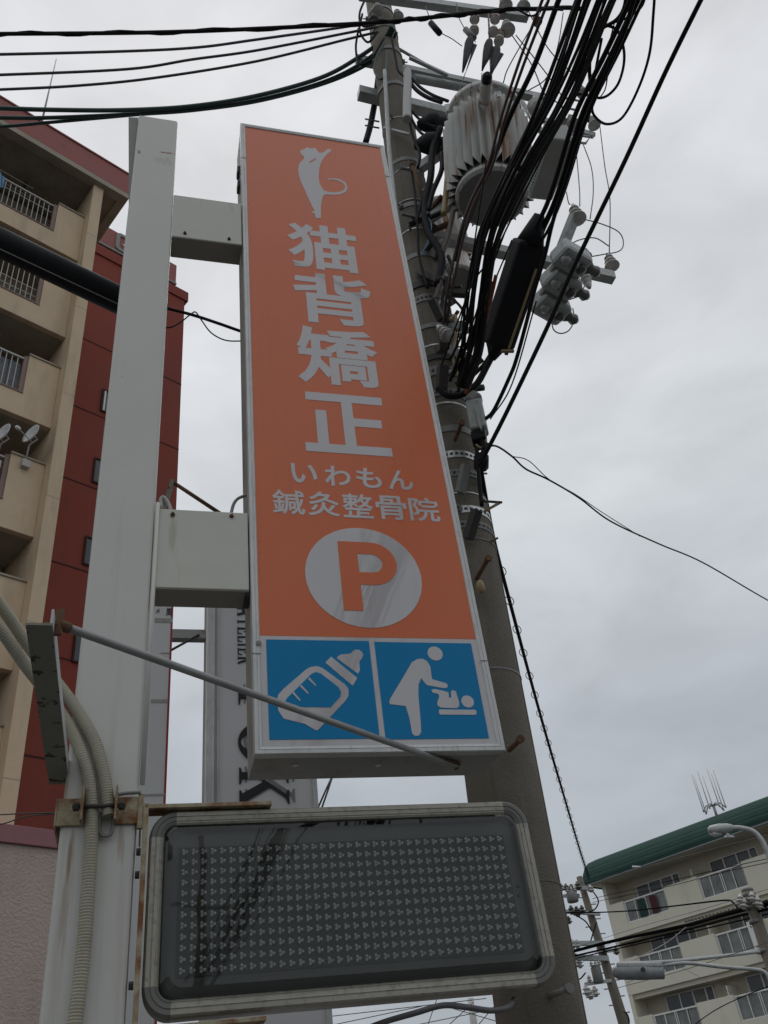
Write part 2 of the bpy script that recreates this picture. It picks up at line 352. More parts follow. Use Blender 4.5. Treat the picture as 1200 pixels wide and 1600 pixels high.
# ================================================================== LEFT: TAN APARTMENT BLOCK
def L_(x, y, z): return LF.w(x, y, z)
tb = sthing('apartment_building', 'tan apartment block with stacked balconies and a maroon roof fascia, at the left edge', 'building', LF, 0, .3, 0)
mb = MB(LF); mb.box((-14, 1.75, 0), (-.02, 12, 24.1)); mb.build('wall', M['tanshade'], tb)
for s1 in (-.005, -4.6, -9.2):
    mb = MB(LF); mb.box((s1 - .285, 0, 0), (s1, 1.748, 24.098)); mb.build('column', M['tan'], tb, bevel=.012)
PITCH, B0 = 2.905, 21.06
for q in range(8):
    zj = 21.9 - q * 2.905
    if zj > 1: mb = MB(LF); mb.box((-.2905, -.0015, zj), (-.0045, .02, zj + .016)); mb.build('column_joint', M['tanshade'], tb)
for k in range(7):
    zb = B0 - k * PITCH
    if zb < 2: break
    for (sa, sb) in ((-4.6, -.292), (-9.2, -4.888)):
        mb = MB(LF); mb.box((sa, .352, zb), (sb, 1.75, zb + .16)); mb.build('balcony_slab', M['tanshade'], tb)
        o1 = -1.0 + (sb + .29)                                   # the railing opening ends here
        poly = [(sa, zb - .002), (sb, zb - .002), (sb, zb + 1.84), (o1, zb + 1.84), (o1, zb + .64), (sa, zb + .64)]
        mb = tri_prism(LF, poly, .33, .47); pp = mb.build('parapet', M['tan'], tb, bevel=.008)
        mb = MB(LF); mb.box((o1 - .01, .30, zb + 1.842), (sb, .50, zb + 1.885)); mb.build('coping', M['tanshade'], pp)
        mb = MB(LF); mb.box((sa, .31, zb + .642), (o1 - .002, .49, zb + .675)); mb.build('sill', M['brownframe'], pp)
        mb = MB(LF); mb.box((o1 - .10, .36, zb + .676), (o1 - .006, .44, zb + 1.80)); mb.build('end_post', M['brownframe'], tb)
        if k == 2 and sb > -1:                                   # woven blinds hung inside the third railing
            for q in range(6):
                mb = MB(LF); mb.box((o1 - .36 - q * .27, .47 + .003 * q, zb + .70), (o1 - .11 - q * .27, .485 + .003 * q, zb + 1.62 - .02 * (q % 2))); mb.build('blind', M['blind'], tb)
        mb = MB(LF); mb.box((sa, .37, zb + 1.70), (o1 - .101, .42, zb + 1.745)); rl = mb.build('handrail', M['bars'], tb)
        x = o1 - .22; q = 0
        while x > max(sa, -4.4) and sb > -1:
            mb = MB(LF); mb.box((x - .009, .386, zb + .676), (x + .009, .404, zb + 1.70)); mb.build('baluster', M['bars'], tb); x -= .125
        if k in (0, 1) and sb > -1:
            for zz in ((.95, 1.2) if k == 1 else (1.45,)):
                mb = MB(LF); mb.box((sa, .406, zb + zz), (o1 - .105, .418, zb + zz + .018)); mb.build('crossbar', M['bars'], tb)
        # laundry poles and their brackets under the slab above, a drain pipe and an air conditioner on the wall
        for yy in (.75, 1.05):
            mb = MB(LF); mb.tube([(sa + .5, yy, zb + 2.55), (sb - 1.3, yy, zb + 2.5)], .016, 6); mb.build('laundry_pole', M['bars'], tb)
        for xx in (sa + .7, sb - 1.5):
            mb = MB(LF); mb.tube([(xx, .9, zb + 2.9), (xx, .9, zb + 2.62), (xx, .7, zb + 2.53), (xx, 1.1, zb + 2.53)], .018, 6); mb.build('laundry_bracket', M['interior'], tb)
        mb = MB(LF); mb.tube([(sb - .12, 1.62, zb + 2.9), (sb - .12, 1.62, zb + .17)], .045, 8); mb.build('drain_pipe', M['tanshade'], tb)
        if k % 2 == 0: mb = MB(LF); mb.box((sb - 1.2, 1.35, zb + .2), (sb - .45, 1.66, zb + .75)); mb.build('air_conditioner_unit', M['boxgrey'], tb)
        # back wall window
        mb = MB(LF); mb.box((sa + .6, 1.70, zb + .25), (sb - 1.3, 1.748, zb + 2.25)); wd = mb.build('window', M['brownframe'], tb)
        for h in range(2):
            xx = sa + .66 + h * (sb - sa - 2.0) / 2
            mb = MB(LF); mb.box((xx, 1.685, zb + .33), (xx + (sb - sa - 2.1) / 2 - .04, 1.698, zb + 2.17)); mb.build('pane', M['glass'], wd)
mb = MB(LF); mb.box((-14, -.15, 24.30), (.67, .06, 25.2)); fa = mb.build('fascia', M['redbrown'], tb, bevel=.01)
mb = MB(LF); mb.box((-14, -.18, 25.202), (.70, .10, 25.26)); mb.build('fascia_cap', M['redbrown'], tb)
mb = MB(LF); mb.box((.46, .062, 24.30), (.67, 11.9, 25.2)); mb.build('fascia', M['redbrown'], tb)
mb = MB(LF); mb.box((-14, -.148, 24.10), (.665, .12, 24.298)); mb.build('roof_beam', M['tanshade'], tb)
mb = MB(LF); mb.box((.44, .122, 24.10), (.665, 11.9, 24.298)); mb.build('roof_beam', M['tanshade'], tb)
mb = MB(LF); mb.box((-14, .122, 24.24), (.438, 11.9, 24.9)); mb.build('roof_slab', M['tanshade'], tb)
a0 = LF.pix(62, 205, 1.2); a1 = LF.pix(88, 92, 1.2)
mb = MB(LF); mb.tube([(a0.x, 1.2, 24.9), (a0.x, 1.2, a0.z), (a1.x, 1.2, a1.z)][1:], [.035, .012], 6)
mb.tube([(a0.x, 1.2, 24.9), (a0.x, 1.2, a0.z)], .04, 6)
mb.build('lightning_rod', M['steelpipe'], None, label='thin grey rod rising from the roof of the tan block behind the overhead wires', category='rod')
# washing on the top balcony
mb = MB(LF); p = LF.pix(3, 298, .5)
mb.add([(p.x + .25 * i / 8 - .3 + .03 * math.sin(i * 2.1), .28 + .03 * math.sin(i * 1.7), p.z + .42 - .03 * i) for i in range(9)] +
       [(p.x + .25 * i / 8 - .26 + .03 * math.sin(i * 2.1), .28 + .04 * math.sin(i * 1.3), p.z - .35 + .03 * i) for i in range(9)], [(i, i + 1, i + 10, i + 9) for i in range(8)])
o = mb.build('hanging_cloth', M['cloth_c'], None, label='pale blue cloth hanging over the top left balcony railing', category='cloth')
sol = o.modifiers.new('solid', 'SOLIDIFY'); sol.thickness = .012
# satellite dishes
def dish(px, py, r, label, yawd, lean):
    b = LF.pix(px, py, .25); t = sthing('satellite_dish', label, 'satellite dish', LF, b.x, .25, b.z, 'satellite dishes on the balcony parapet')
    m = MB(LF); c = Vector((b.x + .02, .10, b.z + .62))
    ax = Vector((math.sin(yawd) * math.cos(lean), -math.cos(yawd) * math.cos(lean), math.sin(lean)))
    m.lathe(c, ax, [(.0, .02), (.012, r * .4), (.045, r * .8), (.075, r), (.085, r), (.055, r * .78), (.03, r * .4), (.02, .01)], 24); m.build('reflector', M['dish'], t)
    m = MB(LF); e_ = c + ax * .42 + Vector((0, 0, -.12)); m.tube([c - Vector((0, 0, r * .8)), e_], .012, 6); ar = m.build('feed_arm', M['bars'], t)
    m = MB(LF); m.lathe(e_ - ax * .02, -ax, [(-.05, .03), (0, .045), (.06, .035)], 10); m.build('receiver', M['dish'], ar)
    m = MB(LF); m.tube([c - ax * .02, c - ax * .10, Vector((b.x, .22, b.z + .45)), Vector((b.x, .25, b.z))], .02, 8); m.build('mast', M['bars'], t)
    m = MB(LF); m.box((b.x - .07, .22, b.z - .12), (b.x + .09, .335, b.z + .06)); m.build('clamp', M['bars'], t)
    return t
dish(40, 722, .235, 'white satellite dish with its feed arm, clamped on the parapet corner of the tan block', -1.28, .16)
dish(-6, 722, .235, 'satellite dish cut off by the left edge of the picture', -1.28, .16)

# ---- red building, farther back
RO = 5.3
rb = sthing('apartment_building', 'dark red rendered building with small windows, behind the white post', 'building', LF, 2, RO, 0)
rt = LF.pix(266, 444.5, RO).z; rr = LF.pix(288, 480, RO).x
mb = MB(LF); mb.box((.02, RO, 0), (rr, RO + 8, rt - .5)); mb.build('wall', M['red'], rb)
mb = MB(LF); mb.box((.02, RO - .06, rt - .498), (rr + .12, RO + 8, rt)); mb.build('parapet', M['red'], rb)
for (px, py) in ((133, 530), (117, 634), (101.6, 746), (83, 877), (62, 1020), (40, 1180)):
    z = LF.pix(px, py, RO).z
    mb = MB(LF); mb.box((.02, RO - .012, z - .018), (rr + .001, RO - .001, z + .018)); mb.build('joint', M['redline'], rb)
for i, (a_, b_) in enumerate((((162, 611), (158, 641)), ((150, 718), (145, 752)), ((136, 841), (130, 880)), ((121, 985), (113, 1032)))):
    A = LF.pix(*a_, RO); B = LF.pix(*b_, RO); x0 = (A.x + B.x) / 2
    mb = MB(LF)
    for q in ((x0 - .05, B.z - .05, x0, A.z + .05), (x0 + .9, B.z - .05, x0 + .95, A.z + .05), (x0, A.z, x0 + .9, A.z + .05), (x0, B.z - .05, x0 + .9, B.z)):
        mb.box((q[0], RO - .05, q[1]), (q[2], RO - .004, q[3]))
    wn = mb.build('window', M['redline'], rb)
    mb = MB(LF); mb.box((x0 + .002, RO - .02, B.z + .002), (x0 + .898, RO - .004, A.z - .002)); mb.build('pane', M['glass'], wn)
    off = (.03, .42, .28, .4)[i]
    mb = MB(LF); mb.box((x0 + off, RO - .045, B.z + .004), (x0 + off + .05, RO - .021, A.z - .004)); mb.build('frame', M['whiteframe'], wn)
# roof sign on the red building
A = LF.pix(168, 352, RO); B = LF.pix(276, 415, RO); C_ = LF.pix(274, 442, RO)
rs = sthing('roof_sign', 'red rooftop sign board with a grey framed character, above the dark red building', 'sign', LF, (A.x + B.x) / 2, RO, rt)
mb = MB(LF); mb.box((A.x - .3, RO, C_.z), (B.x, RO + .25, B.z)); mb.build('board', M['redbrown'], rs)
mb = MB(LF); mb.box((A.x - .28, RO - .03, C_.z - .10), (B.x + .02, RO + .27, C_.z - .002)); mb.build('rail', M['banddark'], rs)
q0 = LF.pix(182, 364, RO); qs = B.z - C_.z
def ring(F, x0, z0, x1, z1, t, y0, y1, r):
    def rr_(a0, b0, a1, b1, rad):
        o = []
        for cx, cz, s0 in ((a1 - rad, b1 - rad, 0), (a0 + rad, b1 - rad, 90), (a0 + rad, b0 + rad, 180), (a1 - rad, b0 + rad, 270)):
            for k in range(6): an = math.radians(s0 + 18 * k); o.append((cx + rad * math.cos(an), cz + rad * math.sin(an)))
        return o
    A_ = rr_(x0, z0, x1, z1, r); B_ = rr_(x0 + t, z0 + t, x1 - t, z1 - t, max(r - t, .01)); n = len(A_); m = MB(F)
    vs = [(x, y0, z) for x, z in A_] + [(x, y0, z) for x, z in B_] + [(x, y1, z) for x, z in A_] + [(x, y1, z) for x, z in B_]; fs = []
    for i in range(n):
        j = (i + 1) % n; fs += [(i, j, n + j, n + i), (2 * n + i, 3 * n + i, 3 * n + j, 2 * n + j), (i, 2 * n + i, 2 * n + j, j), (n + i, n + j, 3 * n + j, 3 * n + i)]
    return m.add(vs, fs)
ring(LF, q0.x, C_.z + .05 * qs, q0.x + .95 * qs, B.z + .0 * qs, .14 * qs, RO - .05, RO - .002, .2 * qs).build('emblem_frame', M['boxgrey'], rs)
glyphs(LF, 'ろ', q0.x + .24 * qs, q0.x + .74 * qs, C_.z + .27 * qs, B.z - .24 * qs, RO - .003, .05, .02).build('emblem_character', M['dish'], rs)
for x in (A.x + .1, A.x + .75, A.x + 1.3, B.x - .2):
    mb = MB(LF); mb.tube([(x, RO + .1, C_.z - .1), (x + .02, RO + .12, rt + .01)], .04, 6); mb.build('support', M['banddark'], rs)
    mb = MB(LF); mb.tube([(x, RO + .13, C_.z - .1), (x + .35, RO + .5, rt + .01)], .025, 6); mb.build('brace', M['banddark'], rs)
# ---- pink podium
pz = 6.03
pd = sthing('podium_wall', 'pale pink rendered wall with a mauve cap at the lower left corner', 'wall', LF, -2, -1, 0)
mb = MB(LF); mb.box((-9, -1, 0), (1.2, -.1, pz - .002)); mb.build('wall', M['pink'], pd)
mb = MB(LF); mb.box((-9, -1.05, pz), (1.25, -.05, pz + .26)); mb.build('cap', M['mauve'], pd, bevel=.01)

# ================================================================== RIGHT: CREAM APARTMENT BLOCK
cb = sthing('apartment_building', 'cream apartment block with a green mansard roof at the lower right', 'building', RF, 8, 4, 0)
RECESS = 1.15
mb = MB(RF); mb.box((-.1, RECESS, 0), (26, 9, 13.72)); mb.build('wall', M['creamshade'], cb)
mb = MB(RF); mb.box((-.1, .02, 0), (.14, RECESS - .002, 13.70)); mb.build('end_wall', M['cream'], cb)
# mansard: curved rows of tiles
prof = [(-.72, 13.72), (-.70, 13.95), (-.5, 14.35), (-.18, 14.75), (.25, 15.05), (1.1, 15.35), (4, 15.8)]
for i in range(len(prof) - 1):
    (ya, za), (yb, zb_) = prof[i], prof[i + 1]
    sub = 4 if i < 5 else 3
    for k in range(sub):
        y0, z0 = ya + (yb - ya) * k / sub, za + (zb_ - za) * k / sub; y1, z1 = ya + (yb - ya) * (k + 1) / sub, za + (zb_ - za) * (k + 1) / sub
        m = MB(RF); m.add([(-.8, y0 - .022, z0 - .01), (26, y0 - .022, z0 - .01), (26, y1, z1 + .02), (-.8, y1, z1 + .02), (-.8, y0 + .06, z0 - .04), (26, y0 + .06, z0 - .04), (26, y1 + .05, z1 - .04), (-.8, y1 + .05, z1 - .04)],
                          [(0, 1, 2, 3), (0, 3, 7, 4), (1, 5, 6, 2), (4, 7, 6, 5), (0, 4, 5, 1), (3, 2, 6, 7)]); m.build('shingle_course', M['roofgreen' if k % 2 else 'roofgreen_b'], cb)
mb = MB(RF)
pts = [(-.79, y + .08, z - .06) for y, z in prof] + [(-.79, 9, 15.7), (-.79, 9, 13.72)]
mb.add(pts + [(-.70, p[1], p[2]) for p in pts], [tuple(range(len(pts))), tuple(reversed(range(len(pts), 2 * len(pts))))] + [(i, (i + 1) % len(pts), (i + 1) % len(pts) + len(pts), i + len(pts)) for i in range(len(pts))])
mb.build('gable', M['roofgreen'], cb)
mb = MB(RF); mb.box((-.69, -.6, 13.722), (26, 9, 13.80)); mb.build('eave_soffit', M['cream'], cb)
mb = MB(RF); mb.tube([(-.75, -.70, 13.68), (26, -.70, 13.68)], .06, 6); mb.build('gutter', M['boxgrey'], cb)
def window(x0, x1, z0, z1, splits, parent, y=RECESS):
    m = MB(RF)
    m.box((x0, y - .06, z0), (x0 + .06, y - .002, z1)); m.box((x1 - .06, y - .06, z0), (x1, y - .002, z1)); m.box((x0 + .06, y - .06, z1 - .06), (x1 - .06, y - .002, z1)); m.box((x0 + .06, y - .06, z0), (x1 - .06, y - .002, z0 + .06))
    xs = [x0 + .06] + [x0 + f * (x1 - x0) for f in splits] + [x1 - .06]
    for f in xs[1:-1]: m.box((f - .04, y - .07, z0 + .06), (f + .04, y - .003, z1 - .06))
    wn = m.build('window', M['whiteframe'], parent)
    for i in range(len(xs) - 1):
        m = MB(RF); m.box((xs[i] + .002, y - .03 - .001 * i, z0 + .062), (xs[i + 1] - .002, y - .006, z1 - .062)); m.build('pane', M[('glass', 'curtain', 'glass', 'glass', 'curtain_b')[int(abs(x0) * 7 + i * 3 + z0) % 5]], wn)
for fl in range(4):
    zb = 10.78 - 2.79 * fl
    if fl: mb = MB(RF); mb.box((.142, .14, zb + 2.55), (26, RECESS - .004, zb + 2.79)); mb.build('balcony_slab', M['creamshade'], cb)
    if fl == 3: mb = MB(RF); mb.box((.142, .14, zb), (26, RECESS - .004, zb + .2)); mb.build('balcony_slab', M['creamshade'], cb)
    # parapet band with solid uprights and railing bays
    segs = [(0, 1.05, 1.72), (1.05, 3.77, .56), (3.77, 5.87, 1.74), (5.87, 8.53, .56), (8.53, 10.7, 1.74), (10.7, 13.4, .56), (13.4, 15.5, 1.74), (15.5, 18.2, .56), (18.2, 20.3, 1.74), (20.3, 23, .56), (23, 26, 1.74)]
    for (s0, s1, h) in segs:
        mb = MB(RF); mb.box((s0 - .098 if s0 == 0 else s0, 0, zb), (s1 - .003, .14, zb + h)); mb.build('parapet', M['cream'], cb)
        if h < 1:
            m = MB(RF); m.box((s0 + .02, .03, zb + 1.60), (s1 - .02, .10, zb + 1.67)); rl = m.build('handrail', M['whiteframe'], cb)
            m = MB(RF); m.box((s0 + .02, .03, zb + .57), (s1 - .02, .10, zb + .62)); m.build('bottom_rail', M['whiteframe'], rl)
            L3 = (s1 - s0 - .04) / 4
            for q in range(5):
                for dd in ((0,) if q in (1, 3) else (-.05, .05)):
                    xx = min(max(s0 + .04 + q * L3 + dd, s0 + .03), s1 - .06)
                    m = MB(RF); m.box((xx - .018, .04, zb + .622), (xx + .018, .09, zb + 1.598)); m.build('upright', M['whiteframe'], rl)
            for q in range(4):
                m = MB(RF); m.box((s0 + .09 + q * L3, .10, zb + .63), (s0 - .01 + (q + 1) * L3, .115, zb + 1.59)); m.build('panel', M['frost'], rl)
            window(s0 + .35, s1 + .55, zb + .2, zb + 2.50, (.3, .58, .84), cb)
    for sx in (5.55, 10.4, 15.2, 20):
        m = MB(RF); m.box((sx, .142, zb + (.2 if fl == 3 else .002)), (sx + .05, RECESS - .06, zb + 2.2)); m.build('partition', M['cream'], cb)
    for sx in (5.0, 9.85, 14.7):
        m = MB(RF); m.tube([(sx, RECESS - .1, zb + 2.5), (sx, RECESS - .1, zb + .2)], .05, 6); m.build('downpipe', M['cream'], cb)
for (sx, w_, mt_, nm, lb) in ((1.95, .5, 'cloth_a', 'hanging_cloth', 'dark teal washing behind the first top floor railing of the cream block'), (2.75, .42, 'cloth_b', 'hanging_cloth', 'dark red washing behind the first top floor railing of the cream block')):
    m = MB(RF); m.box((sx, -.03, 11.42), (sx + w_, -.005, 12.3)); m.build(nm, M[mt_], None, label=lb, category='washing')
for (px, py) in ((995, 1355), (1140, 1308)):
    p = RF.pix(px, py, -.75); m = MB(RF); m.tube([(p.x, -.75, 13.75), (p.x, -.75, p.z)], .05, 6); m.tube([(p.x - .25, -.75, p.z + .1), (p.x + .25, -.75, p.z - .05)], .05, 6); m.build('eave_fitting', M['dish'], cb)
# air conditioner hung on the second floor railing
ac = sthing('air_conditioner', 'white air conditioner unit hung on the second floor railing of the cream block', 'air conditioner', RF, 8.3, -.3, 8.4)
m = MB(RF); m.box((7.9, -.32, 8.35), (8.75, -.02, 9.75)); m.build('casing', M['whiteframe'], ac, bevel=.03)
for z in (8.6, 9.5):
    for x in (8.1, 8.55): m = MB(RF); m.lathe((x, -.322, z), (0, -1, 0), [(0, .05), (.02, .05)], 8); m.build('screw', M['banddark'], ac)
# roof antenna array
c0 = RF.pix(1119, 1272, 2.0); an = sthing('roof_antenna', 'cluster of thin upright white antenna rods on a mast above the green roof', 'antenna', RF, c0.x, 2, 15.5)
m = MB(RF); m.tube([(c0.x, 2, 15.4), (c0.x, 2, c0.z + .55)], .08, 8); mst = m.build('mast', M['steelpipe'], an)
for i in range(7):
    a_ = 2 * math.pi * i / 7 + .3; dx, dy = .62 * math.cos(a_), .62 * math.sin(a_)
    m = MB(RF); m.tube(catmull([(c0.x, 2, c0.z + .45), (c0.x + dx * .6, 2 + dy * .6, c0.z + .52), (c0.x + dx, 2 + dy, c0.z + .2), (c0.x + dx, 2 + dy, c0.z + .4)], 4), .035, 6); m.build('arm', M['steelpipe'], an)
    m = MB(RF); m.tube([(c0.x + dx, 2 + dy, c0.z + .4), (c0.x + dx, 2 + dy, c0.z + 2.35)], .028, 6); m.build('rod', M['dish'], an)

# ================================================================== FOREGROUND: POST AND SIGNS
post = sthing('sign_post', 'tall white square steel post carrying both signs, rust stained near its clamp', 'post', SF, -.51, .12, 0)
m = MB(SF); m.box((-.628, 0, 0), (-.394, .22, 6.945)); m.build('shaft', M['post'], post, bevel=.012)
pl = SF.pix(201, 181); pb = SF.pix(203, 312)
m = MB(SF); m.add([(-.686, .02, 6.93), (-.630, .02, 6.945), (-.630, .02, pb.z), (-.686, .05, 6.93), (-.630, .05, 6.945), (-.630, .05, pb.z)], [(0, 2, 1), (3, 4, 5), (0, 1, 4, 3), (1, 2, 5, 4), (2, 0, 3, 5)])
m.build('bent_cover_flap', M['banddark'], post)
for z0, z1, nm in ((5.768, 6.155, 'bracket_arm'), (3.518, 3.905, 'bracket_arm')):
    m = MB(SF); m.box((-.392, .004, z0), (-.013, .142, z1)); b_ = m.build(nm, M['bracket'], post, bevel=.004)
    m = MB(SF); m.box((-.388, .008, z0 - .004), (-.015, .138, z0 - .0005)); m.build('bottom_plate', M['under'], b_)
    for q in ((289, 364), (358, 373)) if z0 > 5 else ((270, 803), (362, 806)):
        p = SF.pix(*q); bolt(SF, p.x, .004, p.z, .007, .012, b_, 'rustpure' if z0 < 5 else 'darkbolt')
m = MB(SF); m.tube([(-.383, .0, 3.93), (-.383, .0, 2.735)], .0085, 8); m.build('cable_trim', M['post'], post)
# loop of pale cable at the top of the lower arm, and a grey one into the sign
m = MB(SF); m.tube(catmull([SF.pix(q[0], q[1], .03) for q in ((252, 792), (251, 780), (256, 777), (263, 786), (267, 797))]), .0075, 8); m.build('cable_stub', M['pvc'], post)
m = MB(SF); m.tube(catmull([SF.pix(q[0], q[1], .06) for q in ((361, 803), (365, 788), (372, 779), (384, 774))]), .007, 8); m.build('cable_stub', M['banddark'], post)

# ---- orange box sign
os_ = sthing('box_sign', 'tall orange and blue light box sign with white Japanese characters', 'sign', SF, .46, .12, 2.83)
SX0, SX1, SZ0, SZ1 = -.008, .937, 2.832, 7.03
m = MB(SF); m.box((SX0 + .004, .03, SZ0 + .004), (SX1 - .004, .252, SZ1 - .004)); m.build('case', M['side'], os_, bevel=.004)
def rail(F, p, q, inw, w_, parent, m_, y0=-.004, y1=.034, name='frame_rail', ridges=True):
    """extruded frame rail from p to q (x,z), width w_ toward inw, with mitred ends given by the caller"""
    p, q, inw = Vector(p), Vector(q), Vector(inw); d = (q - p).normalized()
    prof = [(0, y1), (0, y0 + .006), (.003, y0), (w_ * .45, y0), (w_ * .47, y0 + .002), (w_ * .53, y0 + .002), (w_ * .55, y0), (w_ - .006, y0 + .003), (w_, y0 + .012), (w_, y1)]
    vs = []; n = len(prof)
    for c, sg in ((p, 1), (q, -1)):
        for o, y in prof:
            pt = c + inw * o + d * (sg * o); vs.append((pt.x, y, pt.y))
    fs = [(i, i + 1, n + i + 1, n + i) for i in range(n - 1)] + [tuple(range(n - 1, -1, -1)), tuple(range(n, 2 * n))]
    mm = MB(F); mm.add(vs, fs); return mm.build(name, M[m_], parent)
RWD = .034
# straight mitred rails; the two uprights are jointed near their ends as in the picture
for (p, q, inw) in (((SX0, SZ0), (SX1, SZ0), (0, 1)), ((SX1, SZ1), (SX0, SZ1), (0, -1))): rail(SF, p, q, inw, RWD, os_, 'alu')
rail(SF, (SX0, SZ1), (SX0, SZ0), (1, 0), RWD, os_, 'alu'); rail(SF, (SX1, SZ0), (SX1, SZ1), (-1, 0), RWD, os_, 'alu')
for q in ((405, 1022), (755, 1033), (372, 246), (604, 276)):
    p = SF.pix(*q); x = SX0 if q[0] < 500 else SX1 - RWD
    m = MB(SF); m.box((x - .001, -.0055, p.z - .0015), (x + RWD, -.0035, p.z + .0015)); m.build('joint_strip', M['banddark'], os_)
p = SF.pix(404, 1006); bolt(SF, p.x, -.004, p.z, .008, .004, os_, 'banddark', 'screw')
for q in ((461, 1196.5), (591, 1196.5)):
    p = SF.pixz(*q, SZ0); m = MB(SF); m.lathe((p.x, p.y, SZ0 + .004), (0, 0, -1), [(0, .012), (.004, .012), (.007, .004)], 12); m.build('drain_plug', M['dish'], os_)
for q in ((374, 240), (374, 262), (371, 300)):
    m = MB(SF); zz = SF.pix(*q).z; m.box((SX0 - .012, .10, zz - .03), (SX0 + .003, .16, zz + .03)); m.build('clip', M['darkbolt'], os_)
for zz in (5.96, 3.70, 3.55):
    m = MB(SF); m.box((SX0 - .02, .02, zz - .05), (SX0 + .003, .12, zz + .02)); m.build('hinge_bracket', M['darkbolt'], os_, bevel=.004)
FX0, FX1 = SX0 + RWD - .004, SX1 - RWD + .004
m = MB(SF); m.box((FX0, .004, 3.313), (FX1, .018, SZ1 - RWD + .004)); m.build('orange_panel', M['orange'], os_)
m = MB(SF); m.box((FX0, .0045, SZ0 + RWD - .004), (FX1, .018, 3.3125)); m.build('white_panel', M['white'], os_)
T = .0015; YF = .004
for name, ch, b in (('kanji_character', '猫', (.240, .646, 5.630, 6.045)), ('kanji_character', '背', (.255, .684, 5.180, 5.593)), ('kanji_character', '矯', (.247, .672, 4.728, 5.147)), ('kanji_character', '正', (.258, .669, 4.280, 4.664))):
    glyphs(SF, ch, b[0], b[1], b[2], b[3], YF, T, .022).build(name, M['white'], os_)
xs = (.183, .335, .48, .63)
for i, ch in enumerate('いわもん'):
    glyphs(SF, ch, xs[i], xs[i] + .118, 4.082 if ch != 'い' else 4.088, 4.20, YF, T, .020).build('hiragana_character', M['white'], os_)
for i, ch in enumerate('鍼灸整骨院'):
    glyphs(SF, ch, .094 + i * .1535, .094 + i * .1535 + .141, 3.908, 4.043, YF, T, .014).build('kanji_character', M['white'], os_)
cx_, cz_ = .4645, 3.604
m = MB(SF); m.prism(sdisc(SF, (cx_, cz_), .2485, 0, 0, 64), YF - T, YF + .001); dsc = m.build('parking_disc', M['white'], os_)
# letter P
def P_shape():
    x0, x1, z0, z1 = .364, .445, 3.434, 3.777; bx = .612; bz0 = 3.560
    r = (z1 - bz0) / 2; cz = (z1 + bz0) / 2
    outer = [(x0, z0), (x1, z0), (x1, bz0), (bx - r, bz0)] + [(bx - r + r * math.sin(math.pi * k / 14), cz - r * math.cos(math.pi * k / 14)) for k in range(1, 14)] + [(bx - r, z1), (x0, z1)]
    return outer, (x1, bz0 + .062, bx - r, z1 - .062, (z1 - bz0) / 2 - .062, cz)
ou, (hx0, hz0, hx1, hz1, hr, hc) = P_shape()
hole = [(hx0, hz0), (hx0, hz1), (hx1, hz1)] + [(hx1 + hr * math.sin(math.pi * k / 10), hc + hr * math.cos(math.pi * k / 10)) for k in range(1, 10)] + [(hx1, hz0)]
from mathutils.geometry import tessellate_polygon
def holed(F, outer, holes, y0, y1):
    loops = [outer] + holes; flat = [p for l in loops for p in l]; n = len(flat)
    tr = tessellate_polygon([[Vector((x, z, 0)) for x, z in l] for l in loops])
    fs = [tuple(t) for t in tr] + [tuple(i + n for i in reversed(t)) for t in tr]; o = 0
    for l in loops:
        for i in range(len(l)): j = (i + 1) % len(l); fs.append((o + i, o + i + n, o + j + n, o + j))
        o += len(l)
    return MB(F).add([(x, y0, z) for x, z in flat] + [(x, y1, z) for x, z in flat], fs)
holed(SF, ou, [hole], YF - 2 * T, YF - T - .0002).build('letter', M['orange'], dsc)
# cat silhouette
def S2(pts, X0, Y0, sc): return [(X0 + x / sc, Y0 + y / sc) for x, y in pts]
cat = [(327, 163), (330, 163), (345, 158), (362, 148), (370, 152), (385, 155), (398, 150), (404, 160), (415, 172), (420, 176), (438, 172), (455, 158), (468, 156), (474, 160), (468, 170), (452, 182), (440, 196), (428, 214),
       (420, 235), (416, 262), (414, 290), (418, 315), (428, 335), (438, 350), (450, 356), (480, 360), (510, 358), (532, 348), (540, 335), (530, 318), (505, 305), (480, 300), (458, 301), (455, 296), (480, 294), (512, 298), (538, 312), (550, 336), (542, 358),
       (512, 370), (478, 372), (448, 369), (434, 376), (428, 400), (424, 430), (425, 460), (424, 480), (408, 482), (400, 478), (396, 460), (384, 455), (384, 448), (396, 446), (386, 430), (372, 400), (360, 375), (350, 350), (335, 320), (322, 285), (317, 250), (322, 228), (335, 212), (348, 200), (342, 190), (330, 180)]
tri_prism(SF, ppoly(SF, S2(cat, 360, 180, 3)), YF - T, YF + .0005).build('cat_silhouette', M['white'], os_)
sl = [(368, 218), (385, 208), (400, 198), (402, 202), (388, 213), (372, 221)]
tri_prism(SF, ppoly(SF, S2(sl, 360, 180, 3)), YF - 2 * T, YF - T - .0002).build('arm_line', M['orange'], os_)
# blue pictogram panels
for a_ in (((.047, 2.889), (.453, 3.2955)), ((.475, 2.885), (.880, 3.2925))):
    m = MB(SF); m.box((a_[0][0], YF - T, a_[0][1]), (a_[1][0], YF + .0003, a_[1][1])); m.build('blue_panel', M['blue'], os_)
def icon(pts, name='pictogram', lvl=1, mt='white', sm=0):
    q = S2(pts, 360, 960, 2.4); q = ppoly(SF, q)
    if sm: q = smooth2(q, sm)
    tri_prism(SF, q, YF - T * (lvl + 1), YF - T * lvl - .0002).build(name, M[mt], os_)
def circ(px, py, rx, mt='white', lvl=1, name='pictogram'):
    p = SF.pix(360 + px / 2.4, 960 + py / 2.4); tri_prism(SF, sdisc(SF, (p.x, p.z), rx, 0, 0, 32), YF - T * (lvl + 1), YF - T * lvl - .0002).build(name, M[mt], os_)
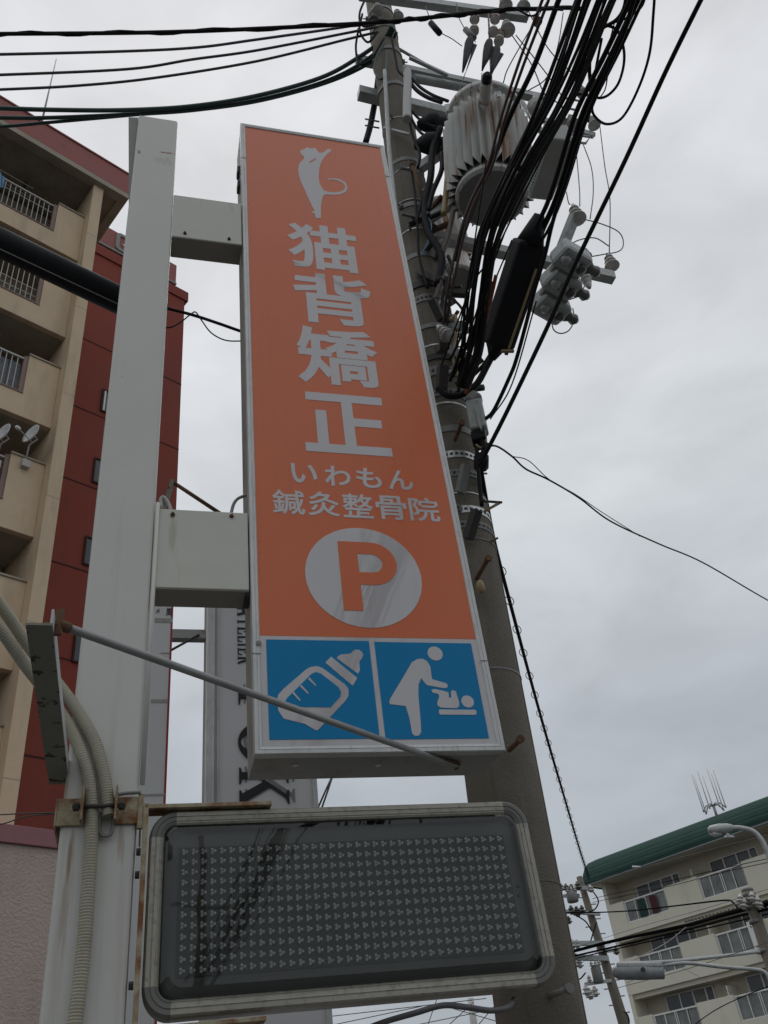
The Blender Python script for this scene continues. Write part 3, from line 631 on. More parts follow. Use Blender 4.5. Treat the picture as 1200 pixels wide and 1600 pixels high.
# bottle: outer body, inner blue, milk, neck collar, teat
icon([(175, 318), (180, 300), (200, 278), (285, 205), (300, 197), (325, 193), (345, 200), (430, 262), (443, 280), (443, 305), (430, 325), (328, 434), (320, 434), (280, 410), (200, 390), (180, 360)], 'bottle_body', 1, 'white', 0)
icon([(203, 328), (214, 312), (305, 222), (322, 216), (340, 222), (405, 272), (415, 290), (412, 308), (376, 348), (202, 346)], 'bottle_inside', 2, 'blue', 0)
for tk in (((233, 293), (262, 324)), ((262, 268), (293, 298)), ((292, 240), (321, 268))):
    (xa, ya), (xb, yb) = tk; icon([(xa - 1, ya + 3), (xa + 4, ya - 3), (xb + 1, yb - 2), (xb - 2, yb + 2)], 'bottle_tick', 3)
icon([(356, 180), (378, 158), (476, 238), (459, 267)], 'bottle_collar')
icon([(402, 158), (415, 150), (435, 148), (452, 146), (458, 138), (468, 132), (482, 132), (494, 140), (498, 152), (492, 166), (484, 175), (484, 190), (486, 208), (479, 222), (400, 164)], 'bottle_teat')
# adult and baby on the changing table
circ(768, 146, .0315)
icon([(596, 325), (600, 315), (660, 215), (680, 180), (700, 167), (722, 166), (738, 175), (750, 195), (756, 242), (810, 258), (816, 266), (812, 275), (800, 276), (738, 265), (726, 252), (716, 238), (706, 262), (705, 300), (712, 380), (716, 440), (708, 453), (694, 456), (682, 446), (672, 390), (658, 343), (598, 336)], 'adult_figure')
icon([(754, 283), (764, 279), (800, 286), (818, 292), (820, 312), (829, 312), (827, 288), (836, 283), (846, 289), (858, 330), (858, 344), (850, 351), (790, 349), (778, 342), (776, 330), (784, 306), (780, 298), (758, 292)], 'baby_figure')
circ(890, 326, .0255)
icon([(783, 356), (918, 357), (923, 362), (923, 373), (918, 376), (787, 375), (783, 370)], 'changing_table')

# ---- strut arm and rod
z0 = 2.78
e0 = Pz(61, 975, z0); e1 = Pz(92, 1224, z0)
arm = thing('channel_arm', 'rust spotted steel channel arm reaching out from the white post beside the beige conduits', 'steel arm', e0)
side = (Pz(82, 975, z0) - Pz(40, 973, z0)); wd = side.length
e1 = e0 + (e1 - e0) * 1.0
m = MB(); m.obox(e0, e1, wd, .006); m.build('channel_web', M['rustyg'], arm)
dr = (e1 - e0).normalized(); rt_ = dr.cross(Vector((0, 0, 1))).normalized()
for sg in (1,):
    m = MB(); m.obox(e0 + rt_ * sg * (wd / 2 - .003) + Vector((0, 0, .0235)), e1 + rt_ * sg * (wd / 2 - .003) + Vector((0, 0, .0235)), .006, .04); m.build('channel_flange', M['flange'], arm)
rp = Pz(92, 976, z0 + .03)
m = MB(); m.obox(rp + Vector((0, 0, -.03)), rp + Vector((0, 0, .045)), .010, .018, (1, 0, 0)); m.build('lug', M['rustpure'], arm)
m = MB(); m.tube([rp - rt_ * .035, rp + rt_ * .02], .006, 8); m.build('bolt', M['rustpure'], arm)
rod = thing('strut_rod', 'grey galvanised rod running from the rusty channel arm to the underside of the orange sign', 'rod', rp)
re_ = Pz(712, 1197, SZ0 - .012)
m = MB(); m.tube([rp, rp + (re_ - rp) * .5, re_], .0115, 12); m.build('rod', M['steelpipe'], rod)
m = MB(); m.tube([rp - (re_ - rp).normalized() * .0, rp + (re_ - rp).normalized() * .03], .015, 8); m.build('rusty_collar', M['rustpure'], rod)
m = MB(); m.lathe(re_ + Vector((0, 0, .008)), (0, 0, -1), [(0, .022), (.006, .022), (.008, .01), (.02, .009)], 8); m.build('end_nut', M['rustpure'], rod)
m = MB(); m.obox(re_ + (rp - re_).normalized() * .08 + Vector((0, 0, .004)), re_ + Vector((0, 0, .004)), .03, .006); m.build('end_plate', M['rustpure'], rod)

# ---- clamp round the post
cl_ = sthing('pipe_clamp', 'rusty cream painted steel clamp bolted round the white post', 'clamp', SF, -.51, 0, 2.6)
A0 = SF.pix(90, 1293); A1 = SF.pix(131, 1252); B0_ = SF.pix(180, 1287); B1_ = SF.pix(217, 1247)
for (x0, x1) in ((A0.x - .006, A1.x), (B0_.x, B1_.x + .006)):
    m = MB(SF); m.box((x0, -.012, 2.602), (x1, -.003, 2.690)); m.build('clamp_plate', M['rusty'], cl_, bevel=.003)
m = MB(SF); m.box((A0.x - .012, -.012, 2.602), (A0.x - .0065, .23, 2.690)); m.build('clamp_side', M['rusty'], cl_)
m = MB(SF); m.box((B1_.x + .0065, -.012, 2.602), (B1_.x + .012, .23, 2.690)); m.build('clamp_side', M['rusty'], cl_)
for x in (A1.x, B0_.x):
    m = MB(SF); m.prism([(x - .004, 2.598), (x + .004, 2.598), (x + .004, 2.70), (x, 2.712), (x - .004, 2.70)], -.075, -.0125); m.build('clamp_lug', M['rusty'], cl_, bevel=.002)
m = MB(SF); m.tube([(A1.x - .03, -.05, 2.648), (B0_.x + .03, -.05, 2.648)], .007, 8); m.build('clamp_bolt', M['darkbolt'], cl_)
for x in (A1.x - .018, B0_.x + .018): m = MB(SF); m.lathe((x - .009, -.05, 2.648), (1, 0, 0), [(0, .014), (.018, .014)], 6, False); m.build('nut', M['darkbolt'], cl_)

# ---- corrugated conduits
def corrugated(pts, r, name, label, pitch=.0088, group='corrugated conduits'):
    c = catmull(pts, 24); out_ = [c[0]]; acc = 0; st = pitch / 4
    path = [c[0]]; left = st
    for i in range(len(c) - 1):
        a, b = c[i], c[i + 1]; L = (b - a).length; pos = 0
        while L - pos >= left: pos += left; path.append(a + (b - a) * (pos / L)); left = st
        left -= L - pos
    rad = [r * (1, .985, .87, .985)[i % 4] for i in range(len(path))]
    m = MB(); m.tube(path, rad, 12); return m.build(name, M['conduit'], None, label=label, category='conduit', group=group)
cy = -.045
ca = [SF.w(*SF.pix(x, y, o)) for x, y, o in ((-60, 865, -.26), (0, 945, -.16), (45, 1010, -.07), (85, 1062, -.035), (120, 1110, -.03), (148, 1160, -.03), (162, 1210, -.032), (168, 1250, -.032), (170, 1275, -.032))]
corrugated(ca, .0215, 'corrugated_conduit', 'upper beige corrugated conduit curving over the post and ending at the rusty clamp')
cbp = [SF.w(*SF.pix(x, y, o)) for x, y, o in ((-60, 905, -.27), (0, 983, -.17), (40, 1040, -.08), (75, 1085, -.04), (108, 1135, -.028), (132, 1190, -.028), (142, 1240, -.03), (143, 1300, -.028), (137, 1400, -.026), (129, 1500, -.026), (117, 1600, -.026), (100, 1740, -.026))]
corrugated(cbp, .0215, 'corrugated_conduit', 'lower beige corrugated conduit passing the rusty clamp and running down the white post')
m = MB(SF); m.tube(catmull([SF.pix(x, y, -.02) for x, y in ((158, 1270), (155, 1290), (158, 1304), (168, 1306), (175, 1298), (178, 1262), (182, 1245), (192, 1240), (220, 1238))]), .006, 8)
m.build('cable', M['banddark'], None, label='thin grey cable loop hanging from the rusty clamp on the post', category='cable')

# ---- LED display
LX0, LX1, LZ0, LZ1, LR = -.352, .968, 2.040, 2.645, .085
led = sthing('led_display', 'grey framed unlit LED message board under the orange sign', 'display', SF, .3, .1, 2.04)
def rrect(x0, x1, z0, z1, r, n=10):
    """returns four corner arcs, anticlockwise from bottom right"""
    arcs = []
    for cx, cz, s0 in ((x1 - r, z0 + r, 270), (x1 - r, z1 - r, 0), (x0 + r, z1 - r, 90), (x0 + r, z0 + r, 180)):
        arcs.append([(cx + r * math.cos(math.radians(s0 + 90 * k / n)), cz + r * math.sin(math.radians(s0 + 90 * k / n))) for k in range(n + 1)])
    return arcs
# profile: (inward offset, depth)
LP = [(.012, .17), (.003, .10), (0, .03), (.002, .008), (.008, 0), (.020, 0), (.021, .003), (.0235, .003), (.0245, 0), (.035, .001), (.036, .004), (.040, .004), (.041, .002), (.048, .006), (.050, .045)]
def sweep(pts_by_off, F, prof):
    vs = []; fs = []; n = len(prof); L = len(pts_by_off[0])
    for j, (o, y) in enumerate(prof):
        vs += [(x, y, z) for x, z in pts_by_off[j]]
    for j in range(n - 1):
        for i in range(L - 1): fs.append((j * L + i, j * L + i + 1, (j + 1) * L + i + 1, (j + 1) * L + i))
    return MB(F).add(vs, fs, False)
arcs_by = [rrect(LX0 + o, LX1 - o, LZ0 + o, LZ1 - o, max(LR - o, .02)) for o, y in LP]
for c in range(4):
    sweep([a[c] for a in arcs_by], SF, LP).build('frame_corner', M['led_corner'], led)
    nx = (c + 1) % 4
    sweep([[a[c][-1], a[nx][0]] for a in arcs_by], SF, LP).build('frame_rail', M['led_alu'], led)
def solid_rr(x0, x1, z0, z1, r, y0, y1): 
    pl_ = [p for a in rrect(x0, x1, z0, z1, r, 8) for p in a]
    return MB(SF).prism(pl_, y0, y1)
solid_rr(LX0 + .012, LX1 - .012, LZ0 + .012, LZ1 - .012, LR - .012, .165, .175).build('back_plate', M['side'], led)
solid_rr(LX0 + .051, LX1 - .051, LZ0 + .051, LZ1 - .051, .035, .032, .044).build('tray', M['led_margin'], led)
# clusters: 36 dot columns measured plus one, 12 rows
bx0, bx1, bz0, bz1 = -.236, .853, 2.164, 2.514
m = MB(SF); m.box((bx0 - .02, .025, bz0 - .016), (bx1 + .018, .0315, bz1 + .016)); m.build('led_board', M['led_board'], led)
m = MB(SF)
for i in range(37):
    for j in range(12):
        x = bx0 + (bx1 - bx0) * i / 36; z = bz0 + (bz1 - bz0) * j / 11
        for dx, dz in ((-.0046, .0052), (-.0046, -.0052), (.0050, 0)):
            m.lathe((x + dx + random.uniform(-.0004, .0004), .025, z + dz), (random.uniform(-.05, .05), -1, random.uniform(-.05, .05)), [(0, .0054), (.007, .0054), (.0105, .0040), (.0122, .0012)], 8)
m.build('led_lenses', M['led'], led, kind='stuff')
# bulged smoked cover
cov = [(.046, .030), (.047, .006), (.052, -.004), (.060, -.010), (.075, -.013)]
cb_ = [[p for a in rrect(LX0 + o, LX1 - o, LZ0 + o, LZ1 - o, .045) for p in a] for o, y in cov]
vs = []; fs = []; Lc = len(cb_[0])
for j, (o, y) in enumerate(cov): vs += [(x, y, z) for x, z in cb_[j]]
for j in range(len(cov) - 1):
    for i in range(Lc): k = (i + 1) % Lc; fs.append((j * Lc + i, j * Lc + k, (j + 1) * Lc + k, (j + 1) * Lc + i))
fs.append(tuple((len(cov) - 1) * Lc + i for i in range(Lc)))
MB(SF).add(vs, fs).build('smoked_cover', M['cover'], led)
for q in ((815, 1395), (814, 1381)):
    p = SF.pix(*q); m = MB(SF); m.lathe((p.x, .032, p.z), (0, -1, 0), [(0, .006), (.005, .006), (.007, .002)], 10); m.build('screw', M['darkbolt'], led)
# rusty mounting angle beside and above the display
ra = sthing('mounting_angle', 'rusty cream angle iron holding the LED board to the post', 'angle iron', SF, -.37, .02, 1.9)
m = MB(SF); m.box((-.374, -.02, 1.7), (-.358, .05, 2.665)); m.build('upright_angle', M['rusty'], ra, bevel=.002)
m = MB(SF); m.box((-.372, -.02, 2.6475), (.045, .06, 2.661)); m.build('top_angle', M['rusty'], ra, bevel=.002)
q_, r_ = SF.pix(262, 1600, .03), SF.pix(414, 1589, .03)
m = MB(SF); m.box((q_.x, -.002, 2.012), (r_.x, .06, 2.024)); m.build('bottom_angle', M['rusty'], ra, bevel=.002)
m = MB(SF); m.box((-.392, -.015, 2.585), (-.3745, .0, 2.70)); m.build('gusset', M['rusty'], ra, bevel=.002)
for q in ((219, 1331), (217, 1367), (209, 1540)):
    z = SF.pix(*q).z; m = MB(SF); m.lathe((-.376, 0, z), (-1, 0, 0), [(0, .012), (.014, .011)], 6, False); m.build('bolt', M['darkbolt'], ra)
# cable under the display
m = MB(SF); m.tube(catmull([SF.pixz(x, y, zz) for x, y, zz in ((560, 1612, 1.99), (600, 1597, 1.985), (648, 1583, 1.985), (692, 1571, 1.995), (730, 1574, 1.975), (768, 1579, 1.965), (795, 1573, 1.98), (803, 1561, 2.03))]), .0085, 8)
m.build('cable', M['greycable'], None, label='thick dark cable hanging under the LED board', category='cable')

# ================================================================== BACKGROUND SIGNS BEHIND THE POST
WF = Frame(SF.w(0, 1.0, 0), SF.yaw)
wb = WF.pix(271, 948); wb2 = WF.pix(259, 1258); wl_ = WF.pix(205, 1258)
bd = sthing('white_board', 'plain white sign board with a red edge and scraps of tape, behind the white post', 'sign', WF, wb.x - .3, 0, 0)
ztop = WF.pix(260, 860).z
m = MB(WF); m.box((wb.x - .27, 0, 0), (wb.x - .010, .12, ztop)); m.build('board', M['board'], bd)
m = MB(WF); m.box((wb.x - .0098, -.002, 0), (wb.x, .122, ztop)); m.build('edge_trim', M['rededge'], bd)
for (px0, py0, px1, py1) in ((242, 966, 270, 973), (236, 1093, 262, 1098), (251, 1020, 266, 1021.5), (224, 1241, 258, 1243)):
    p, q = WF.pix(px0, py0), WF.pix(px1, py1); m = MB(WF); m.box((p.x, -.003, min(p.z, q.z)), (q.x, -.0002, max(p.z, q.z))); m.build('tape', M['tape'], bd)
for (ch, a_, b_) in (('メ', (243, 958), (250, 951)), ('風', (259, 962), (269, 951))):
    p, q = WF.pix(*a_), WF.pix(*b_); glyphs(WF, ch, p.x, q.x, p.z, q.z, -.0002, .002, .01).build('character', M['letter'], bd)
# ATELIER sign
AF = Frame(SF.w(0, 2.2, 0), SF.yaw)
a0, a1 = AF.pix(321, 1100), AF.pix(497, 1256)
az1 = AF.pix(340, 900).z
at = sthing('grey_sign', 'grey vertical sign with black serif letters reading downward, behind the orange sign', 'sign', AF, (a0.x + a1.x) / 2, .1, 0)
m = MB(AF); m.box((a0.x, 0, 0), (a1.x, .16, az1)); m.build('face', M['greysign'], at, bevel=.01)
m = MB(AF); m.box((a0.x - .004, -.03, 0), (a0.x + .055, .17, az1 + .02)); m.build('edge_rail', M['alu'], at, bevel=.01)
m = MB(AF); m.box((a0.x + .072, -.012, 0), (a0.x + .082, -.001, az1)); m.build('edge_bead', M['alu'], at)
m = MB(AF); m.box((a1.x - .03, -.012, 0), (a1.x, -.001, az1)); m.build('edge_bead', M['alu'], at)
def AP(px, py): p = AF.pix(px, py); return p
# a letter is drawn upright in a unit box, then turned so that its feet face left
SER = {
 'T': [[(.0, .68), (.04, .68), (.10, .90), (.40, .93), (.40, .05), (.26, .03), (.26, 0), (.74, 0), (.74, .03), (.60, .05), (.60, .93), (.90, .90), (.96, .68), (1, .68), (1, 1), (0, 1)]],
 'K': [[(0, 0), (.42, 0), (.42, .03), (.30, .06), (.30, .40), (.38, .48), (.66, .06), (.58, .03), (.58, 0), (1, 0), (1, .03), (.90, .06), (.52, .60), (.80, .92), (.95, .97), (.95, 1), (.60, 1), (.60, .97), (.70, .93), (.30, .48), (.30, .94), (.42, .97), (.42, 1), (0, 1), (0, .97), (.12, .94), (.12, .06), (0, .03)]],
 'A': [[(0, 0), (.30, 0), (.30, .03), (.20, .06), (.28, .30), (.62, .30), (.70, .06), (.60, .03), (.60, 0), (1, 0), (1, .03), (.92, .06), (.56, 1), (.46, 1), (.12, .06), (0, .03)]],
 'E': [[(0, 0), (1, 0), (1, .28), (.95, .28), (.86, .06), (.34, .06), (.34, .48), (.62, .48), (.66, .38), (.70, .38), (.70, .66), (.66, .66), (.62, .54), (.34, .54), (.34, .94), (.84, .94), (.92, .74), (.96, .74), (.96, 1), (0, 1), (0, .97), (.14, .94), (.14, .06), (0, .03)]],
 'L': [[(0, 0), (1, 0), (1, .30), (.95, .30), (.86, .06), (.36, .06), (.36, .94), (.50, .97), (.50, 1), (0, 1), (0, .97), (.16, .94), (.16, .06), (0, .03)]],
 'I': [[(.1, 0), (.9, 0), (.9, .04), (.68, .06), (.68, .94), (.9, .96), (.9, 1), (.1, 1), (.1, .96), (.32, .94), (.32, .06), (.1, .04)]],
 'R': [[(0, 0), (.44, 0), (.44, .03), (.32, .06), (.32, .46), (.44, .46), (.74, 0), (1, 0), (1, .03), (.90, .06), (.64, .48), (.82, .58), (.88, .74), (.80, .92), (.60, 1), (0, 1), (0, .97), (.14, .94), (.14, .06), (0, .03)]],
}
def turned(poly, xb, xt, ztop_, zbot, y0, y1, name, mt, parent):
    # u along the reading direction (down), v is letter height (to the right)
    q = [(xb + v * (xt - xb), ztop_ - u_ * (ztop_ - zbot)) for u_, v in poly]
    if name == 'O':
        pass
    return q
ux0 = AP(371, 990).x; ux1 = ux0 + (AP(449, 1240).x - AP(371, 1240).x)
sh = .035
zs_ = [AP(371, y).z for y in (1055, 1118, 1133, 1188, 1200, 1262)]
for ch, zt, zb_ in (('T', zs_[0], zs_[1]), ('K', zs_[4], zs_[5])):
    q = turned(SER[ch][0], ux0, ux1, zt, zb_, 0, 0, ch, 0, 0)
    tri_prism(AF, [(x + sh, z - sh * .6 + .03) for x, z in q], -.003, -.0005).build('letter_shadow', M['lettershadow'], at)
    tri_prism(AF, q, -.008, -.0035).build('letter', M['letter'], at)
def oval(cx, cz, rx, rz, n=36): return [(cx + rx * math.cos(2 * math.pi * k / n), cz + rz * math.sin(2 * math.pi * k / n)) for k in range(n)]
oc = ((ux0 + ux1) / 2, (zs_[2] + zs_[3]) / 2); rx_, rz_ = (ux1 - ux0) / 2 + .005, (zs_[2] - zs_[3]) / 2 + .02
holed(AF, oval(oc[0] + sh, oc[1] - sh * .6 + .03, rx_, rz_), [oval(oc[0] + sh, oc[1] - sh * .6 + .03, rx_ * .88, rz_ * .5)], -.003, -.0005).build('letter_shadow', M['lettershadow'], at)
holed(AF, oval(oc[0], oc[1], rx_, rz_), [oval(oc[0], oc[1], rx_ * .88, rz_ * .5)], -.008, -.0035).build('letter', M['letter'], at)
sx0 = ux0; sx1 = ux0 + (ux1 - ux0) * .36
ys = (948, 963, 965.5, 977, 979.5, 990.5, 993, 1002.5, 1005, 1010, 1012.5, 1023, 1025.5, 1038)
for i, ch in enumerate('ATELIER'):
    zt, zb_ = AP(371, ys[2 * i]).z, AP(371, ys[2 * i + 1]).z
    tri_prism(AF, turned(SER[ch][0], sx0, sx1, zt, zb_, 0, 0, ch, 0, 0), -.006, -.0005).build('letter', M['letter'], at)
# horizontal beam and thin tie between the two background signs
p, q = AF.pix(262, 984), AF.pix(322, 990)
br_ = sthing('sign_beam', 'dark steel beam and thin tie rod joining the white board to the grey sign', 'beam', AF, p.x, .05, p.z)
m = MB(AF); m.box((p.x - .25, .0, q.z - .035), (a0.x - .006, .06, q.z + .03)); m.build('beam', M['side'], br_)
p2, q2 = AF.pix(262, 1020), AF.pix(311, 993); m = MB(AF); m.tube([(p2.x, -.01, p2.z), (q2.x, -.01, q2.z)], .008, 6); m.build('tie_rod', M['darkbolt'], br_)
# dark rod and stub above the lower arm, seen against the sky
p0_, p1_, p2_, p3_ = [SF.w(*SF.pix(x, y, .7)) for x, y in ((268, 752), (345, 803), (270, 752), (254, 800))]
rr2 = thing('rear_strut', 'dark strut rod with a rusty lug showing above the lower bracket arm', 'rod', p1_)
m = MB(); m.tube([p0_, p1_], .011, 8); m.build('rod', M['rustpure'], rr2)
m = MB(); m.obox(p2_, p3_, .035, .02); m.build('lug', M['rustyg'], rr2)
# hanging thin wires under the orange sign
for i, (xa, xb) in enumerate(((518, 497), (519, 503))):
    m = MB(); m.tube([Pd(xa, 1215, 6), Pd((xa + xb) / 2 + 1, 1236, 6), Pd(xb, 1262, 6)], .007, 6)
    m.build('thin_wire', M['greycable'], None, label='thin dark wire dropping behind the orange sign to the LED board', category='wire', group='thin wires behind the signs')

# ================================================================== UTILITY POLE BESIDE THE SIGN
def PC(z): return Vector((.357 + .034 * (z - 2.2), 4.185, z))
def PR(z): return .1975 - .00625 * z
def zc(py):
    lo, hi = 0.0, 13.0
    for _ in range(40):
        mid = (lo + hi) / 2
        if proj(PC(mid))[1] > py: lo = mid
        else: hi = mid
    return lo
AX = (PC(5) - PC(4)).normalized()
up = thing('utility_pole', 'large concrete utility pole crowded with cables and equipment, right behind the orange sign', 'utility pole', PC(0))
m = MB(); zs = [0, 3, 6, 9, 12.4]; m.lathe(PC(0), AX, [((PC(z) - PC(0)).length, PR(z)) for z in zs], 40); m.build('shaft', M['concrete'], up)
for an in (-1.9, -.35):                                     # mould seam
    dv0 = Vector((math.cos(an), math.sin(an), 0)); m = MB(); m.tube([PC(z) + dv0 * (PR(z) + .0005) for z in zs], .0022, 5); m.build('mould_seam', M['concrete'], up)
def band(py, h, mt, proud=.004, holes=False, z=None, name='band'):
    z = z if z is not None else zc(py); c = PC(z); r = PR(z) + proud
    m = MB(); m.lathe(c - AX * h / 2, AX, [(0, r - proud - .002), (0, r), (h, r - h * .006), (h, r - proud - .002)], 40, False); b = m.build(name, M[mt], up)
    if holes:
        m = MB(); a = AX.orthogonal().normalized(); bb = AX.cross(a)
        for k in range(34):
            an = 2 * math.pi * k / 34; d = a * math.cos(an) + bb * math.sin(an); t = AX.cross(d)
            m.obox(c + d * (r - .0005) - t * .009, c + d * (r - .0005) + t * .009, .0045, h * .32, AX)
        m.build('band_holes', M['darkbolt'], b, kind='stuff')
    m = MB(); d = Vector((math.sin(py), -math.cos(py), 0)); m.lathe(c + d * r * .98, d, [(0, h * .35 + .006), (.022, h * .35 + .006), (.022, .007), (.05, .007)], 6, False); m.build('band_bolt', M['banddark'], b)
for py, h, mt, pr, ho in ((737, .052, 'band', .005, 1), (766, .05, 'banddark', .005, 1), (797, .007, 'band', .005, 0), (823, .050, 'band', .005, 1), (846, .046, 'banddark', .005, 1), (868, .007, 'banddark', .004, 0), (1068, .010, 'banddark', .003, 0),
                          (1392, .010, 'concrete', .003, 0), (697, .05, 'banddark', .006, 0), (657, .014, 'band', .004, 0), (640, .06, 'banddark', .006, 1), (606, .08, 'banddark', .007, 1), (585, .05, 'darkbolt', .009, 0), (566, .012, 'band', .004, 0), (536, .04, 'banddark', .008, 0),
                          (492, .07, 'banddark', .007, 1), (470, .06, 'darkbolt', .012, 0), (424, .045, 'banddark', .006, 0), (383, .010, 'band', .004, 0), (345, .05, 'banddark', .008, 0), (338, .010, 'galv', .01, 0), (288, .010, 'galv', .004, 0), (273, .05, 'banddark', .006, 0), (207, .012, 'galv', .004, 0), (152, .06, 'banddark', .01, 0), (96, .06, 'banddark', .01, 0), (60, .05, 'banddark', .008, 0), (30, .05, 'banddark', .008, 0)):
    band(py, h, mt, pr, ho)
def D(px, py, d): return Pd(px, py, d)
def stick(name, p, q, r, mt, parent=up, seg=8, flat=None):
    m = MB()
    if flat: m.obox(p, q, flat[0], flat[1])
    else: m.tube([p, q], r, seg)
    return m.build(name, M[mt], parent)
# step bolts
for (a_, b_, mt) in (((744, 905, 4.02), (762, 874, 3.86), 'rustpure'), ((796, 1172, 4.00), (812, 1156, 3.84), 'rustpure'), ((858, 1556, 4.03), (888, 1545, 3.88), 'banddark'), ((711, 688, 4.02), (721, 662, 3.86), 'rustpure'), ((652, 268, 4.0), (626, 262, 3.84), 'banddark'), ((655, 342, 4.02), (628, 334, 3.85), 'banddark'), ((668, 330, 4.02), (644, 258, 3.9), 'rustpure')):
    p, q = D(*a_), D(*b_); st = stick('step_bolt', p, q, .012, mt); stick('bolt_head', q, q + (q - p).normalized() * .018, .019, mt, st)
i_ = D(749, 908, 3.95); m = MB(); m.lathe(i_, (0, 0, -1), [(0, .012), (.02, .022), (.05, .024), (.07, .012)], 10); m.build('knob', M['tantube'], up)
# channels and hooks clamped on the bands
for (a_, b_, w_, h_, mt) in (((728, 727, 3.93), (719, 770, 3.98), .055, .03, 'banddark'), ((745, 797, 3.93), (731, 842, 3.99), .05, .045, 'darkbolt'), ((692, 572, 3.9), (690, 608, 3.96), .06, .05, 'darkbolt'), ((687, 548, 3.93), (695, 540, 3.8), .06, .04, 'darkbolt'), ((676, 470, 3.9), (690, 500, 3.96), .05, .05, 'darkbolt'),
                             ((755, 783, 3.98), (782, 785, 3.7), .02, .012, 'darkbolt'), ((780, 786, 3.7), (757, 799, 3.98), .014, .01, 'tantube'), ((735, 560, 3.9), (700, 545, 4.0), .06, .05, 'boxgrey'), ((672, 335, 3.95), (640, 350, 4.0), .05, .03, 'darkbolt'), ((690, 440, 3.95), (655, 425, 4.05), .06, .04, 'darkbolt'),
                             ((640, 210, 4.02), (600, 200, 4.05), .02, .02, 'galv'), ((760, 695, 3.95), (745, 700, 4.02), .03, .03, 'darkbolt'), ((725, 508, 3.9), (705, 513, 4.0), .05, .05, 'boxgrey')):
    p, q = D(*a_), D(*b_); stick('mounting_bracket', p, q, 0, mt, flat=(w_, h_))
rng_ = random.Random(3)
for i in range(26):                                        # assorted small clamps and clips down the cable side of the pole
    y = 300 + i * 13; c0_ = PC(zc(y)); an = rng_.uniform(-1.5, -.1); dv0 = Vector((math.cos(an), math.sin(an), 0)); q = c0_ + dv0 * (PR(c0_.z) + .01); L_s = rng_.uniform(.05, .16)
    stick('clip', q, q + (dv0 + Vector((rng_.uniform(-.4, .4), 0, rng_.uniform(-.8, .5)))).normalized() * L_s, 0, rng_.choice(['darkbolt', 'darkbolt', 'banddark', 'rustpure', 'galv']), flat=(rng_.uniform(.02, .05), rng_.uniform(.012, .04)))
PF = Frame(Vector((.55, 4.05, 0)), math.radians(20))
def PW(px, py, off): return PF.w(*PF.pix(px, py, off))
for (a_, b_, off, w_, h_) in (((560, -8), (822, 27), -.16, .075, .10), ((556, 93), (860, 157), .30, .075, .085), ((560, 145), (702, 180), .28, .10, .12), ((676, 369), (958, 434), .10, .075, .085), ((838, 150), (832, 212), .0, .06, .06), ((640, 90), (700, 118), -.1, .03, .03)):
    p, q = PW(*a_, off), PW(*b_, off); stick('crossarm', p, q, 0, 'galv', flat=(w_, h_))
stick('brace', PW(612, 70, .1), PW(692, 116, .22), .016, 'galv'); stick('brace', PW(646, 122, -.05), PW(800, 152, .1), .04, 'galv', seg=12)
stick('brace', PW(815, 160, .2), PW(845, 205, .2), .03, 'galv'); stick('brace', PW(878, 388, .1), PW(897, 340, -.05), 0, 'galv', flat=(.09, .05))
stick('brace', PW(700, 180, .15), PW(830, 205, .2), .035, 'galv', seg=10); stick('brace', PW(830, 182, .1), PW(928, 212, -.1), 0, 'galv', flat=(.04, .05))
# insulator rack at the right end
rk = [(878, 152), (906, 158), (900, 172), (873, 166)]
m = MB(); m.tube([PW(x, y, -.1) for x, y in rk + rk[:1]], .012, 6); m.build('rack_frame', M['galv'], up)
rk = [(846, 203), (922, 214), (915, 224), (880, 220)]
m = MB(); m.tube([PW(x, y, -.12) for x, y in rk + rk[:1]], .012, 6); m.build('rack_frame', M['galv'], up)
def insulator(c, r, ax, mt='porcelain', parent=up, sheds=3, name='insulator'):
    ax = Vector(ax).normalized(); pr = [(-r * 1.5, r * .45)]
    for k in range(sheds):
        h = -r * 1.1 + k * r * .8; f = (1, .78, .6, .6)[min(k, 3)]
        pr += [(h, r * .5), (h, r * f), (h + r * .2, r * f * .98), (h + r * .42, r * .48)]
    pr += [(pr[-1][0] + r * .2, r * .4), (pr[-1][0] + r * .5, r * .3)]
    m = MB(); m.lathe(c, ax, pr, 16); return m.build(name, M[mt], parent)
depth = lambda p: -(Xc * (p - CAM).x + Yc * (p - CAM).y + Zc * (p - CAM).z).z
for (px, py, off, rpx, ax, mt) in ((590, 12, -.2, 9, (0, 0, 1), 'porcelain'), (621, 22, -.25, 9, (0, 0, 1), 'porcelain'), (583, 28, -.2, 8, (0, 0, 1), 'porcelain_d'), (788, 4, -.2, 11, (0, 0, 1), 'porcelain'), (818, 6, -.2, 11, (.2, 0, 1), 'porcelain'), (792, 41, -.3, 12, (.1, 0, 1), 'porcelain'),
                              (836, 172, -.1, 14, (.1, .8, .7), 'porcelain'), (908, 141, -.1, 9, (0, 0, 1), 'porcelain'), (893, 188, -.15, 10, (0, 0, 1), 'porcelain'), (926, 190, -.15, 10, (0, 0, 1), 'porcelain'), (877, 186, -.1, 8, (0, 0, 1), 'porcelain'), (899, 333, -.05, 14, (0, 0, 1), 'porcelain'), (953, 408, .1, 12, (0, 0, 1), 'porcelain'),
                              (918, 442, .1, 9, (0, 0, -1), 'porcelain'), (915, 395, .05, 8, (0, 0, 1), 'porcelain'), (693, 518, -.15, 12, (-.4, .1, 1), 'porcelain'), (700, 498, -.1, 9, (-.4, .1, 1), 'porcelain_d'), (700, 415, -.1, 10, (-.5, 0, 1), 'porcelain'), (838, 30, -.2, 8, (0, 0, 1), 'porcelain_d')):
    c = PW(px, py, off); insulator(c, rpx * depth(c) / FOC, ax, mt)
